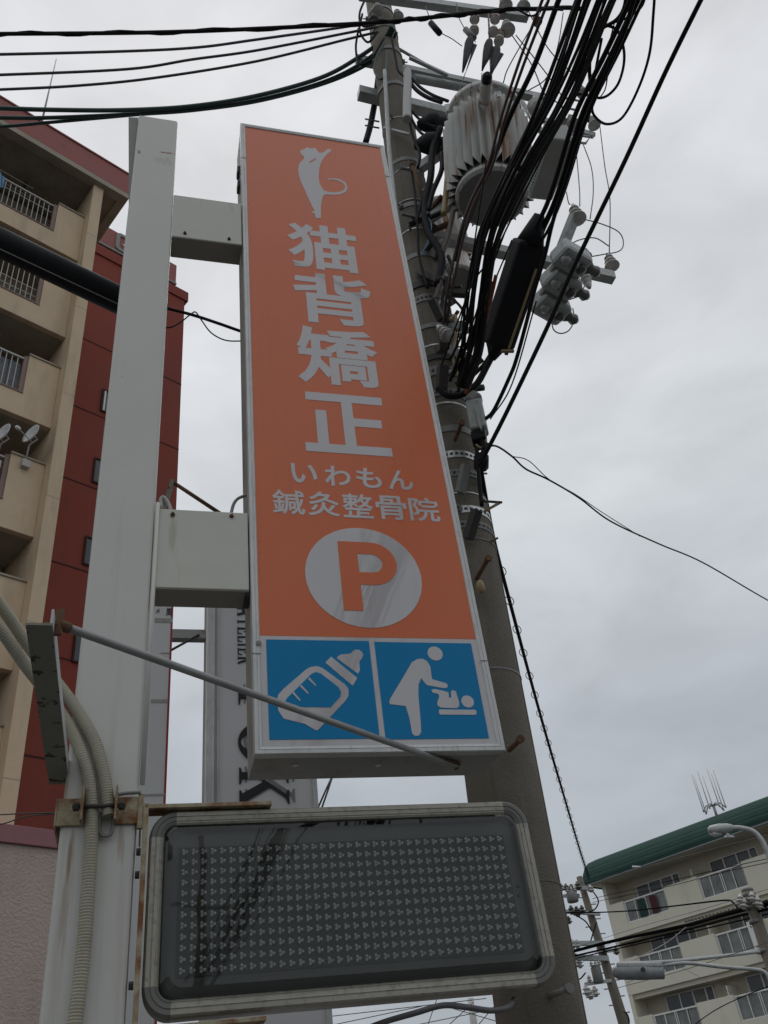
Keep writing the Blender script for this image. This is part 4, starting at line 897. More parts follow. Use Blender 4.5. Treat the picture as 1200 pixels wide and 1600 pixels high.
# pipes that run up the pole
m = MB(); m.tube(catmull([PW(x, y, -.22) for x, y in ((632, 108), (636, 112), (637, 130), (636, 160), (636, 187))]), .036, 12); m.build('pvc_pipe', M['pvc'], up)
m = MB(); m.tube(catmull([D(x, y, d) for x, y, d in ((601, 110, 3.97), (605, 180, 4.0), (609, 240, 4.0), (617, 310, 4.02), (625, 370, 4.03))]), .017, 8); m.build('galvanised_pipe', M['galv'], up)
m = MB(); m.tube(catmull([D(x, y, d) for x, y, d in ((596, 60, 4.4), (590, 130, 4.4), (580, 190, 4.4), (571, 224, 4.4))]), .030, 8); m.build('black_pipe', M['blackbox'], up)
for y in (150, 190, 200): stick('pipe_clip', D(571, y - 4, 4.4), D(592, y, 4.35), .008, 'darkbolt')
# fuse cutouts
for (a_, b_, c_, d_) in (((742, 28), (741, 46), (733, 68), (727, 114)), ((774, 28), (771, 48), (763, 72), (753, 110)), ((782, 52), (780, 62), (775, 82), (765, 120))):
    P0, P1, P2, P3 = [PW(x, y, -.25) for x, y in (a_, b_, c_, d_)]
    t = thing('fuse_cutout', {742: 'left one of three hanging fuse cutouts with a black boot and red ring', 774: 'middle one of three hanging fuse cutouts with the widest black boot', 782: 'right one of three hanging fuse cutouts with a narrow black boot'}[a_[0]], 'fuse', P2, 0, 'hanging fuse cutouts')
    k = depth(P1) / FOC; ax = (P0 - P2).normalized()
    for c, h in ((P0, 1), (P1, 0)):
        m = MB(); m.lathe(c, ax, [(-9 * k, 4 * k), (-8 * k, 7 * k), (-4 * k, 7.5 * k), (-3 * k, 5 * k), (0, 7.5 * k), (3 * k, 7 * k), (5 * k, 4 * k), (9 * k, 4 * k)], 14); m.build('insulator', M['porcelain'], t)
        m = MB(); m.lathe(c, ax, [(-7.5 * k, 8 * k), (-5.5 * k, 8 * k)], 14); m.build('ring', M['redring'], t)
    m = MB(); m.lathe(P2, ax, [(-(P2 - P3).length, 1.2 * k), (-(P2 - P3).length * .6, 4 * k), (-(P2 - P3).length * .3, 6 * k), (0, 7 * k), (12 * k, 6 * k), (20 * k, 4.5 * k)], 12); m.build('boot', M['blackbox'], t)
    sd_ = ax.cross(Vector((0, 1, .3))).normalized()
    f0, f1, f2 = P2 - sd_ * 7 * k + ax * 2 * k, P3, P2 - sd_ * 12 * k - ax * 2 * k
    m = MB(); th_ = Vector((0, .01, 0)); m.add([f0, f1, f2, f0 + th_, f1 + th_, f2 + th_], [(0, 1, 2), (3, 5, 4), (0, 3, 4, 1), (1, 4, 5, 2), (2, 5, 3, 0)]); m.build('flap', M['blackbox'], t)
# ---- big transformer
def transformer(c0, c1, R, Rf, nf, name_label, group=None, zf=(.08, .80), tilt=None):
    t = thing('transformer', name_label, 'transformer', c0); H = c1.z - c0.z; m = MB()
    m.lathe(c0, (0, 0, 1), [(0, R * .93), (.012, R * .93), (.013, R), (.05, R), (.051, R * .965), (H - .06, R * 1.0), (H - .055, R * 1.13), (H, R * 1.13), (H + .03, R * .9), (H + .06, R * .3)], 48); m.build('tank', M['trans'], t)
    m = MB(); m.lathe(c0 - Vector((0, 0, .004)), (0, 0, 1), [(0, R * .90), (.003, R * .90)], 48); m.build('bottom_plate', M['transdark'], t)
    z0_, z1_ = c0.z + H * zf[0], c0.z + H * zf[1]; m = MB()
    poly = []
    for k in range(nf):
        a0_ = 2 * math.pi * k / nf; a1_ = 2 * math.pi * (k + .5) / nf
        poly += [(R * .97, a0_), (Rf, a1_)]
    n = len(poly); vs = [(c0.x + r * math.cos(a), c0.y + r * math.sin(a), z0_) for r, a in poly] + [(c0.x + (r - .0 if r < Rf else r) * math.cos(a), c0.y + r * math.sin(a), z1_ - (.0 if r < Rf else .0)) for r, a in poly]
    vs += [(c0.x + R * .96 * math.cos(a), c0.y + R * .96 * math.sin(a), z1_ + .06) for r, a in poly]
    fs = [(i, (i + 1) % n, n + (i + 1) % n, n + i) for i in range(n)] + [(n + i, n + (i + 1) % n, 2 * n + (i + 1) % n, 2 * n + i) for i in range(n)]
    m.add(vs, fs); o = m.build('cooling_fins', M['trans'], t)
    if tilt is not None:                                     # the tank leans with the pole
        W = Matrix.Translation(c0) @ Vector((0, 0, 1)).rotation_difference(tilt).to_matrix().to_4x4(); t.matrix_world = W; WM[t.name] = W
    return t
tc0 = Pd(768, 311, 4.0); tc1 = Vector((tc0.x, tc0.y, Pd(748, 187, 4.0).z))
tr_ = transformer(tc0, tc1, .262, .335, 30, 'large grey rust streaked transformer with cooling fins, hanging right of the concrete pole', tilt=(Pd(757, 187, 3.98) - tc0).normalized())
m = MB(); p, q = Pd(757, 157, 3.66), Pd(760, 130, 3.52); m.lathe(p, q - p, [(0, .052), (.02, .056), (.03, .045), (.10, .043), (.11, .047), (.13, .043), (.17, .043)], 14); m.build('bushing', M['trans'], tr_)
m = MB(); m.lathe(p + (q - p).normalized() * .171, q - p, [(0, .036), (.05, .036), (.07, .02)], 12); m.build('bushing_cap', M['blackbox'], tr_)
for (px, py, d) in ((700, 172, 3.85), (779, 150, 3.8), (800, 168, 3.9)):
    c = Pd(px, py, d); m = MB(); m.obox(c - Vector((0, 0, .05)), c + Vector((0, 0, .05)), .05, .04); m.build('lid_clamp', M['galv'], tr_)
for (px, py, d) in ((690, 190, 4.0), (686, 222, 4.0)):
    c = Pd(px, py, d); m = MB(); m.lathe(c, (-1, .1, .15), [(-.06, .03), (0, .045), (.03, .085), (.09, .09), (.15, .06), (.2, .03)], 12); m.build('black_boot', M['blackbox'], tr_)
for zz in (tc0.z + .25, tc1.z - .1):
    a_ = PC(zz); b_ = Vector((tc0.x, tc0.y, zz)); d = (b_ - a_); dl = d.length; d.normalize()
    stick('hanger_arm', a_ + d * .1, b_ - d * .24, 0, 'galv', flat=(.06, .09))
t2c = Pd(713, 440, 4.85); t2 = transformer(t2c, Vector((t2c.x, t2c.y, Pd(709, 325, 4.85).z)), .155, .19, 20, 'smaller grey transformer half hidden behind the concrete pole, below the large one', zf=(.3, .8))
stick('hanger_arm', PC(t2c.z + .5), Vector((t2c.x, t2c.y, t2c.z + .5)), 0, 'galv', flat=(.06, .08))
# ---- grey finned box behind the cable bundle
def oriented_box(name, label, cat, p, q, w_, h_, mt, bev=.015, tip=1):
    t = thing(name, label, cat, (p + q) / 2); m = MB(); m.obox(p, q, w_, h_, end=tip); m.build('case', M[mt], t, bevel=bev); return t
fa_, fb_ = Pz(874, 205, 6.9), Pz(840, 300, 6.9)
gb = oriented_box('switch_box', 'grey ribbed switch box behind the black cable bundle, right of the large transformer', 'switch box', fa_, fb_, .17, .20, 'lightbox')
dv = (fb_ - fa_); ln = dv.length; dv.normalize(); sdv = dv.cross(Vector((0, 0, 1))).normalized()
for k in range(16):
    c = fa_ + dv * (ln * (.1 + .8 * k / 15)) - sdv * .088 * (1 if proj(fa_ - sdv)[0] < proj(fa_ + sdv)[0] else -1)
    m = MB(); m.obox(c - Vector((0, 0, .08)), c + Vector((0, 0, .08)), .014, .014); m.build('rib', M['galv'], gb)
for k in range(3):
    c = fa_ + dv * (ln * (.15 + .3 * k)) + Vector((0, 0, .1)); m = MB(); m.lathe(c, Vector((0, 0, 1)), [(0, .03), (.03, .045), (.06, .03), (.09, .04), (.12, .02)], 10); m.build('bushing', M['porcelain_d'], gb)
# ---- three lobed switch on the lower crossarm
s3 = thing('section_switch', 'pale grey three lobed switch under the lower crossarm end, right of the black splice case', 'switch', Pz(873, 445, 6.0))
for k, (px, py) in enumerate(((891, 405), (875, 442), (858, 480))):
    c = Pz(px, py, 6.05); e = Pz(px - 20, py - 14, 6.05); e2 = Pz(px + 22, py + 10, 6.05); kk = depth(c) / FOC
    m = MB(); m.obox(e, e2, 40 * kk, 30 * kk); m.build('lobe', M['galv'], s3, bevel=.028)
    for f in (.22, .5, .78):
        b_ = e.lerp(e2, f); m = MB(); m.lathe(b_ - Vector((0, 0, .02)), (0, 0, -1), [(0, .042), (.03, .04), (.045, .03), (.06, .034), (.07, .012)], 12); m.build('bushing', M['galv'] if f != .78 else M['porcelain_d'], s3)
    m = MB(); m.lathe(e2, (e2 - e), [(0, .03), (.03, .045), (.06, .03), (.1, .04), (.13, .02)], 10); m.build('terminal', M['porcelain_d'], s3)
    if k < 2:
        nx = ((875, 442), (858, 480))[k]; c2 = Pz(*nx, 6.05); m = MB(); m.obox(c.lerp(c2, .3), c.lerp(c2, .7), .2, .05); m.build('web', M['boxgrey'], s3, bevel=.01)
# ---- black splice case
sa, sb_ = Pz(829, 378, 5.86), Pz(776, 540, 5.55)
sc_ = oriented_box('splice_case', 'long black cable splice case hanging in the bundle right of the concrete pole', 'splice case', sa, sb_, .19, .14, 'blackbox', .022)
dv = (sb_ - sa).normalized()
m = MB(); m.lathe(sa + dv * .01, -dv, [(0, .085), (.08, .06), (.17, .03)], 12); m.build('end_cone', M['blackbox'], sc_)
m = MB(); m.lathe(sb_ - dv * .01, dv, [(0, .075), (.04, .05), (.10, .02)], 12); m.build('end_cone', M['blackbox'], sc_)
sdv = dv.cross(Vector((0, 0, 1))).normalized()
for sg in (-1, 1):
    m = MB(); m.obox(sa + sdv * sg * .05 - Vector((0, 0, .068)), sb_ + sdv * sg * .05 - Vector((0, 0, .068)), .02, .012); m.build('rib', M['blackbox'], sc_)
m = MB(); m.obox(Pz(838, 420, 5.72), Pz(795, 545, 5.44), .014, .006); m.build('strap', M['tantube'], sc_)
m = MB(); m.obox(Pz(783, 549, 5.4), Pz(803, 549, 5.4), .02, .008); m.build('end_strap', M['tantube'], sc_)
# ---- small junction box on the pole
jb = thing('junction_box', 'grey plastic junction box strapped to the right side of the concrete pole', 'junction box', D(745, 660, 4.0))
m = MB(); m.obox(D(741, 632, 3.97), D(750, 676, 3.97), .11, .10); m.build('case', M['galv'], jb, bevel=.015)
m = MB(); m.obox(D(743, 638, 3.915), D(752, 672, 3.915), .035, .012); m.build('rib', M['galv'], jb, bevel=.004)
m = MB(); m.obox(D(733, 632, 3.98), D(748, 618, 3.98), .09, .08); m.build('cap', M['boxgrey'], jb, bevel=.02)
m = MB(); m.obox(D(747, 678, 3.97), D(750, 692, 3.97), .085, .085); m.build('lower_case', M['blackbox'], jb, bevel=.01)

# ================================================================== CABLES
def pt(p): return p if isinstance(p, Vector) else Pz(*p)
def cable(name, label, pts, r, mt, group=None, over=False, seg=7, cat='cable', n=8):
    P = [pt(p) for p in pts]
    C = catmull(P, n)
    if over:                                               # carry on overhead to the next pole behind the camera
        d = (C[-1] - C[-3]).normalized(); o = C[-1]; t = NEXT + Vector((random.uniform(-.4, .4), random.uniform(-.2, .2), random.uniform(-.5, .5)))
        k1 = o.lerp(t, .14) + d * 1.6; k1.z = o.z + .05; k2 = o.lerp(t, .6); k2.z = min(o.z, t.z) - .25
        C += [o * (1 - u) ** 3 + k1 * 3 * u * (1 - u) ** 2 + k2 * 3 * u * u * (1 - u) + t * u ** 3 for u in [j / 26 for j in range(1, 27)]]
    m = MB(); m.tube(C, r, seg)
    kw = dict(label=label, category=cat)
    if group: kw['group'] = group
    return m.build(name, M[mt], None, **kw)
NEXT = Vector((9.7, -24.0, 6.9))
BG = 'black cables of the main bundle'
# main bundle: spine in picture points with heights
spine = [(722, 606, 5.20), (733, 575, 5.26), (743, 535, 5.34), (753, 458, 5.48), (766, 382, 5.60), (786, 326, 5.68), (822, 250, 5.78), (868, 167, 5.88), (906, 83, 5.96), (940, 0, 6.02), (962, -50, 6.06)]
offs = [(-16, -.05), (-11, .06), (-6, -.03), (0, .05), (4, -.05), (8, .03), (12, .0), (15, -.06), (-20, .02), (-25, .04)]
rad = [.013, .016, .012, .018, .012, .015, .013, .013, .009, .011]
for i, (o, dz) in enumerate(offs):
    ph = random.uniform(0, 6); pts = []
    for k, (x, y, z) in enumerate(spine):
        sp = 1.2 * (.35, .45, .6, .7, .7, .75, .75, .85, 1, 1.15, 1.2)[k]
        wv = 3.0 * math.sin(ph + k * 1.1)
        pts.append((x + o * sp + wv, y + o * .25 * sp, z + dz * sp))
    cable('bundled_cable', 'one of the thick black cables in the main bundle rising right of the concrete pole', pts, rad[i] * .72, ('black', 'dullblack')[i % 2], BG, True)
# pulled apart strands on the left of the bundle
for i, (xs_, r) in enumerate(((((703, 596), (722, 540), (737, 470), (747, 400), (760, 350), (790, 280), (840, 165), (880, 60), (905, -5), (918, -50)), .010), (((705, 560), (730, 500), (742, 430), (757, 370), (776, 310), (830, 205), (868, 120), (898, 30), (922, -50)), .007), (((708, 590), (738, 520), (757, 440), (783, 350), (835, 245), (890, 150), (925, 60), (958, -45)), .006), (((690, 570), (716, 500), (740, 440), (770, 400), (800, 340), (850, 240), (900, 150), (945, 40), (975, -45)), .005))):
    n = len(xs_); cable('thin_black_cable', 'one of the thin black wires strung along the main cable bundle', [(x, y, 5.25 + .8 * k / (n - 1)) for k, (x, y) in enumerate(xs_)], r, 'black', 'thin black wires along the bundle', True)
# right hand pair entering the splice case
B2 = [(838, 385, 5.84), (848, 358, 5.88), (866, 318, 5.93), (882, 271, 5.97), (898, 217, 6.0), (915, 167, 6.03), (957, 83, 6.08), (996, 0, 6.12), (1020, -50, 6.14)]
for i, (dx, r) in enumerate(((0, .017), (-11, .014), (9, .009))):
    cable('splice_cable', ('thickest black cable running from the splice case up to the right', 'second black cable running from the splice case, left of the thickest one', 'thin black cable along the right side of the thickest splice cable')[i], [(x + dx * (.3 if k == 0 else 1), y, z - .02 * i) for k, (x, y, z) in enumerate(B2)], r, 'black', None, True)
B3 = [(745, 668, 5.05), (758, 655, 5.08), (772, 640, 5.12), (797, 587, 5.24), (807, 560, 5.30), (822, 505, 5.40), (836, 450, 5.50), (851, 400, 5.6), (864, 345, 5.68), (885, 280, 5.76), (905, 215, 5.82), (935, 140, 5.90), (975, 50, 5.96), (990, 0, 6.0), (1010, -50, 6.03)]
cable('black_cable', 'black cable passing right of the splice case down to the junction box', B3, .012, 'black', None, True)
cable('strand', 'straight thick black stay cable, rightmost of the bundle, ending at the concrete pole', [(749, 728, 4.75), (757, 712, 4.78), (795, 637, 4.94), (857, 507, 5.22), (900, 410, 5.42), (977, 250, 5.72), (1040, 112, 5.92), (1095, 0, 6.04), (1120, -50, 6.08)], .0125, 'black', None, True)
m = MB(); m.lathe(D(752, 722, 4.0), (0, 1, 0), [(-.05, .03), (-.04, .045), (.04, .045), (.05, .03)], 10); m.build('strand_clamp', M['blackbox'], up)
cable('black_cable', 'thick black cable left of the bundle, running beside the brown pair', [(712, 408, 5.9), (722, 372, 5.95), (735, 335, 6.0), (758, 278, 6.1), (778, 230, 6.15), (800, 175, 6.2), (836, 100, 6.28), (873, 0, 6.35), (893, -50, 6.38)], .015, 'black', None, True)
for i, dx in enumerate((-4, 3)):
    cable('brown_cable', ('left one of the two brown cables crossing the large transformer', 'right one of the two brown cables crossing the large transformer')[i], [(696 + dx * .5, 505, 5.55), (703 + dx, 455, 5.65), (720 + dx, 375, 5.85), (738 + dx, 319, 5.97), (767 + dx, 257, 6.08), (785 + dx, 190, 6.16), (815 + dx * 1.2, 100, 6.25), (853 + dx * 1.4, 0, 6.32), (870 + dx, -50, 6.35)], .0085, 'brown', None, True)
for i, (pp, r) in enumerate(((((1024, -30), (1021, 20), (1015, 83), (998, 137), (973, 183), (948, 194), (929, 181), (925, 162), (929, 120), (940, 60)), .0075), (((922, 72), (932, 46), (948, 40), (966, 50), (975, 80), (973, 110), (962, 137), (940, 153), (907, 147), (888, 158), (880, 172)), .0075), (((960, 36), (952, 70), (950, 110), (946, 138), (938, 152)), .0035), (((1012, -20), (1004, 8), (990, 22), (975, 30), (960, 35)), .006), (((980, -20), (975, 12), (962, 32), (936, 48), (924, 72), (921, 108), (923, 150), (918, 190)), .010), (((770, 20), (800, 12), (830, 25), (850, 14), (880, 16)), .005))):
    cable('looped_cable', ('largest slack black cable loop at the upper right', 'round black cable loop inside the largest loop at the upper right', 'thin wire hanging across the round cable loop', 'short black cable curving off the top edge beside the largest loop', 'black cable bending down steeply right of the bundle', 'thin dark slack wire between the fuse arm and the bundle')[i], [(x, y, 6.15) for x, y in pp], r, 'black')
# slim wires to the insulators
for i, pp in enumerate((((911, 225), (924, 262), (927, 300), (922, 342)), ((937, 195), (945, 260), (953, 312), (952, 396)), ((898, 210), (905, 290), (906, 322)), ((885, 300), (889, 318), (898, 325)), ((910, 342), (940, 350), (966, 362), (974, 378), (968, 392), (940, 398), (905, 404)), ((886, 385), (905, 375), (930, 372), (952, 385)), ((862, 500), (865, 515), (876, 521), (889, 516), (897, 500), (895, 482)), ((890, 468), (905, 462), (912, 450), (914, 440)))):
    P_ = [PF.w(*PF.pix(x, y, .08)) for x, y in pp]; cable('jumper_wire', ('thin wire dropping from the rack toward the lower insulator', 'long thin wire hanging from the upper rack insulator to the crossarm tip', 'thin wire ending at the large lower insulator', 'short thin wire hooked over the large lower insulator', 'widest thin wire loop between the lower insulator and the grey switch', 'small thin wire arc above the crossarm tip', 'thin wire loop hanging under the grey switch', 'short thin wire beside the grey switch terminals')[i], P_, .005, 'greycable', cat='wire')
for i, pp in enumerate((((862, -10), (800, 95), (786, 130)), ((806, 55), (850, 110), (878, 150)), ((822, 10), (856, 75), (900, 120)), ((795, 48), (830, 100), (850, 145), (870, 160)), ((880, 20), (872, 70), (855, 120), (825, 142)), ((895, 60), (880, 110), (860, 150), (828, 190)))):
    cable('overhead_wire', ('thin dark wire slanting beside the top fuse arm', 'thin dark wire falling from the fuse arm to the rack', 'thin straight dark wire from the fuse arm end to the bundle', 'thin dark slack wire right of the right fuse cutout', 'dark wire leaving the bundle toward the large transformer', 'dark wire crossing behind the bundle toward the rack')[i], [PF.w(*PF.pix(x, y, .0)) for x, y in pp], .006, 'black', cat='wire')
for i, (pp, dv_) in enumerate((([(665, 10), (672, 28)], [(688, 50), (705, 60), (722, 72)]), ([(713, 5), (716, 25), (727, 46)], [(738, 58), (743, 66)]))):
    cable('fuse_lead', ('thin wire with a black sleeve left of the fuse cutouts', 'thin wire with a black sleeve at the left fuse cutout')[i], [PF.w(*PF.pix(x, y, -.25)) for x, y in pp + dv_], .0045, 'greycable', cat='wire')
    p, q = [PF.w(*PF.pix(x, y, -.25)) for x, y in ((673, 36), (687, 52))] if i == 0 else [PF.w(*PF.pix(x, y, -.25)) for x, y in ((727, 46), (741, 60))]
    m = MB(); m.tube([p, q], .030, 8); m.build('wire_sleeve', M['blackbox'] if i == 0 else M['boxgrey'], None, label=('black sleeve on the leftmost fuse lead' if i == 0 else 'grey sleeve on the wire beside the left fuse cutout'), category='sleeve')
for i, (x0, x1) in enumerate(((727, 712), (753, 749), (765, 762), (763, 774))):
    cable('drop_wire', 'thin wire dropping from a fuse cutout to the large transformer', [PF.w(*PF.pix(x, y, -.2)) for x, y in ((x0, 114 if i < 3 else 20), ((x0 + x1) / 2, 135), (x1, 158))], .004 if i < 3 else .01, 'greycable', 'drop wires under the fuse cutouts', cat='wire')
# cables clinging to the pole
def pole_cable(pp, r, mt, label, name='pole_cable', d=3.95, group=None): cable(name, label, [D(x, y, (dd[0] if dd else d)) for x, y, *dd in pp], r, mt, group)
PG = 'black cables clinging to the concrete pole'
for i, (pp, r, mt) in enumerate((
    ([(640, 190), (646, 215), (656, 240), (653, 262)], .012, 'black'), ([(640, 170), (660, 190), (685, 200)], .012, 'black'), ([(640, 180), (655, 205), (680, 222)], .012, 'black'), ([(636, 122), (650, 140), (668, 152), (690, 160)], .018, 'black'), ([(640, 118), (655, 135), (675, 148), (700, 158)], .014, 'black'),
    ([(688, 200), (676, 235), (673, 275), (664, 320), (668, 360), (690, 400), (684, 445)], .028, 'black'), ([(690, 240), (690, 265), (676, 300), (668, 330)], .02, 'blackbox'), ([(662, 300), (655, 330), (650, 350)], .012, 'black'), ([(701, 250), (697, 300), (693, 335)], .022, 'tantube'),
    ([(708, 330), (700, 370), (690, 400), (688, 440), (680, 470)], .02, 'brown'), ([(700, 400), (706, 420), (695, 450), (690, 490), (700, 530)], .012, 'black'), ([(703, 500), (712, 494), (712, 520), (708, 560), (718, 590), (740, 605)], .010, 'tantube'), ([(684, 606), (700, 618), (722, 616), (745, 600), (762, 570), (775, 545)], .022, 'black'),
    ([(712, 600), (735, 590), (755, 570), (768, 550)], .012, 'black'), ([(757, 672), (759, 690), (752, 700), (744, 695)], .008, 'tantube'), ([(754, 655), (750, 680), (756, 700), (748, 722)], .014, 'black'), ([(745, 700), (748, 740), (753, 790)], .012, 'black'),
    ([(655, 400), (668, 380), (674, 350), (660, 330)], .004, 'cloth_c'), ([(640, 250), (648, 300), (652, 350), (655, 400), (668, 450)], .010, 'black'), ([(730, 560), (722, 590), (716, 612)], .012, 'black'), ([(695, 455), (720, 480), (728, 500)], .009, 'black'))):
    pole_cable(pp, r, mt, ('short black lead under the white pipe on the pole', 'upper of two black leads bowed toward the large transformer', 'lower of two black leads bowed toward the large transformer', 'black cable leaving the white pipe top toward the transformer', 'second black cable beside the white pipe top', 'thick black cable snaking down the right side of the pole', 'black cable hose left of the large transformer', 'short black cable beside the upper step bolts', 'rusty brown tube hanging left of the large transformer',
        'brown cable winding in front of the small transformer', 'black cable beside the low tan tube', 'tan flexible tube curving down to the junction box', 'thick black cable swinging from the pole to the splice case', 'thin black cable above the thick swinging one', 'short yellowish tube looping under the junction box', 'black cable behind the junction box', 'black cable running down from the stay clamp', 'thin blue wire tied on the pole', 'black cable down the front of the pole', 'black cable entering the band above the junction box', 'black jumper beneath the small transformer')[i])
for i, (pp, mt) in enumerate((([(775, 430), (764, 480), (750, 540), (738, 590), (728, 615)], 'orangetube'), ([(768, 440), (757, 490), (745, 550), (734, 600)], 'orangetube'), ([(752, 520), (740, 560), (727, 600)], 'tantube'))):
    cable('cable_sleeve', ('right orange brown sleeve inside the lower bundle', 'left orange brown sleeve inside the lower bundle', 'yellowish sleeve low in the bundle beside the pole')[i], [(x, y, 5.30 + .2 * (610 - y) / 180) for x, y in pp], .011, mt)
for i, pp in enumerate((((760, 250), (735, 420), (712, 545)), ((790, 360), (750, 470), (716, 580)), ((800, 375), (748, 500), (715, 600)), ((735, 445), (730, 470), (725, 490)), ((838, 470), (800, 600), (766, 655)))):
    cable('thin_wire', ('long thin wire left of the bundle down to the tan tube', 'thin wire crossing the sky left of the bundle', 'lower thin wire crossing the sky left of the bundle', 'very short thin wire under the small transformer', 'thin wire beside the cable to the junction box')[i], [(x, y, 5.2 + .6 * (620 - y) / 370) for x, y in pp], .0045, 'black', cat='wire')
# slim wire leaving to the right
cable('drop_wire', 'thin black wire sagging from the concrete pole out to the right edge', [(755, 700, 4.85), (775, 697, 4.9), (800, 713, 4.95), (822, 733, 5.0), (858, 750, 5.05), (905, 778, 5.15), (955, 815, 5.2), (1030, 850, 5.3), (1100, 880, 5.4), (1200, 938, 5.5), (1300, 990, 5.6)], .006, 'black', None, cat='wire')
cable('drop_wire', 'finer wire twisted along the thin black wire at the right', [(800, 713, 4.95), (826, 720, 5.0), (858, 749, 5.05), (900, 773, 5.15), (940, 800, 5.2), (1000, 838, 5.27)], .003, 'black', None, cat='wire')
# cable with spiral hanger that runs to the far pole
sp_pts = [D(751, 730, 4.0), D(763, 800, 4.3), D(776, 862, 4.75), D(803, 965, 5.6), D(829, 1062, 6.7), D(855, 1155, 8.2), D(880, 1240, 10.2), D(905, 1325, 14), D(918, 1366, 20), D(922, 1381, 34.6)]
hc_ = thing('hanger_cable', 'long black cable in spiral hangers running from the concrete pole to the far pole', 'cable', sp_pts[0])
path = catmull(sp_pts, 16)
m = MB(); m.tube(path, .013, 7); m.build('cable', M['black'], hc_)
m = MB(); m.tube([p + Vector((0.004, 0, .024)) for p in path], .006, 5); m.build('messenger', M['black'], hc_)
acc = 0.0; last = path[0]; nx = .95
for i in range(1, len(path)):
    acc += (path[i] - path[i - 1]).length
    if acc > nx and acc < 20:
        c = path[i]; d = (path[i] - path[i - 1]).normalized(); a = d.orthogonal().normalized(); b = d.cross(a)
        m = MB(); m.tube([c + d * (.02 * math.sin(2 * math.pi * k / 14)) + (a * math.cos(2 * math.pi * k / 14) + b * math.sin(2 * math.pi * k / 14)) * .028 for k in range(15)], .0032, 5); m.build('hanger_ring', M['black'], hc_)
        nx = acc + .38
# ---- wires to the left
lw = cable('wrapped_cable', 'thick dark cable wound with a thin one across the top of the sky', [(-120, 54, 7.0), (0, 53, 7.0), (270, 50, 6.9), (560, 37, 6.75), (665, 28, 6.7), (790, 15, 6.55), (840, 14, 6.5), (885, 12, 6.4), (910, 14, 6.35)], .0115, 'black')
base = catmull([Pz(*p) for p in [(-120, 54, 7.0), (0, 53, 7.0), (270, 50, 6.9), (560, 37, 6.75), (665, 28, 6.7), (790, 15, 6.55)]], 14)
m = MB(); m.tube([p + Vector((0, .010 * math.cos(k * .9), .010 * math.sin(k * .9))) for k, p in enumerate(base)], .008, 6); m.build('wrapping_cable', M['black'], None, label='thin dark cable wound round the thick top cable', category='cable')
for i, (pp, r, mt) in enumerate((
    ([(-150, 87), (0, 85), (200, 80), (310, 74), (400, 62), (540, 42), (583, 33)], .0125, 'greycable'), ([(-150, 121), (0, 117), (200, 108), (300, 93), (400, 79), (540, 52), (590, 42)], .0125, 'greycable'), ([(-150, 146), (0, 140), (120, 134), (240, 122), (400, 96), (540, 62), (590, 50)], .0125, 'greycable'),
    ([(-150, 160), (0, 169), (100, 172), (200, 172), (300, 166), (400, 150), (500, 122), (560, 90), (600, 60), (612, 40)], .021, 'green'), ([(-150, 182), (0, 184), (80, 184), (217, 178), (300, 172), (400, 157), (500, 130), (560, 102), (600, 70), (616, 44)], .019, 'green'), ([(-150, 206), (0, 198), (70, 192), (150, 185), (217, 179), (300, 173), (400, 159), (500, 133), (565, 106), (604, 78), (620, 50)], .016, 'green'))):
    zr = PC(1).z; P_ = []
    for x, y in pp:
        P_.append((x, y, 10.3 - .9 * max(0, min(1, (600 - x) / 750))))
    cable('overhead_wire', ('highest of the three thin wires sloping to the pole top at the left', 'middle one of the three thin wires sloping to the pole top at the left', 'lowest of the three thin wires sloping to the pole top at the left', 'highest of the three thick greenish wires over the white post', 'middle one of the three thick greenish wires over the white post', 'lowest of the three thick greenish wires over the white post')[i], P_, r, mt, None, cat='wire')
for i, pp in enumerate((((560, 45), (556, 75), (562, 100), (580, 92), (600, 60)), ((600, 70), (588, 90), (585, 110), (595, 124), (603, 110), (606, 80)), ((566, 22), (562, 48), (575, 66), (590, 50)), ((612, 60), (618, 90), (622, 110), (632, 120)), ((575, -10), (562, 20), (566, 40), (585, 40)))):
    cable('pole_top_lead', ('outermost black lead curling left of the pole top', 'green lead looping down the pole below the insulators', 'small black lead beside the left insulator', 'black lead from the pole top to the white pipe', 'thin lead leaving the top edge at the pole')[i], [D(x, y, 4.0) for x, y in pp], .011, 'green' if i == 1 else 'black')
# ---- black guard tube behind the post
g0, g1, g2 = D(-60, 355, 3.55), D(0, 379, 3.6), D(250, 500, 3.75)
gt = thing('guard_tube', 'thick black tube passing behind the white post in front of the tan balconies', 'tube', g1)
m = MB(); m.tube([g0, g1, g2], .086, 24); m.build('tube', M['blackbox'], gt)
m = MB(); dn = (g2 - g1).normalized(); off_ = Vector((0, -.045, -.074)); m.tube([g0 + off_, g2 + off_], .003, 5); m.build('seam', M['boxgrey'], gt)
cable('service_cable', 'black cable between the white post and the orange sign', [D(246, 478, 3.75), D(300, 492, 3.8), D(340, 505, 3.8), D(380, 519, 3.85), D(460, 546, 3.95)], .0105, 'black')
cable('slack_wire', 'thin black wire looping over the black cable left of the orange sign', [D(x, y, 3.8) for x, y in ((240, 505), (262, 512), (280, 505), (298, 491), (306, 488), (316, 502), (330, 520), (350, 531), (372, 533), (400, 530))], .0045, 'black')
# thin twisted wires at the lower left
for i, (y0, y1, y2) in enumerate(((1273, 1271, 1270), (1288, 1276, 1271))):
    cable('thin_wire', ('upper thin grey wire reaching the clamp from the left', 'lower thin grey wire reaching the clamp from the left')[i], [SF.w(*SF.pix(x, y, .15)) for x, y in ((-60, y0 + 3), (0, y0), (40, y1), (92, y2))], .0022, 'greycable', cat='wire')

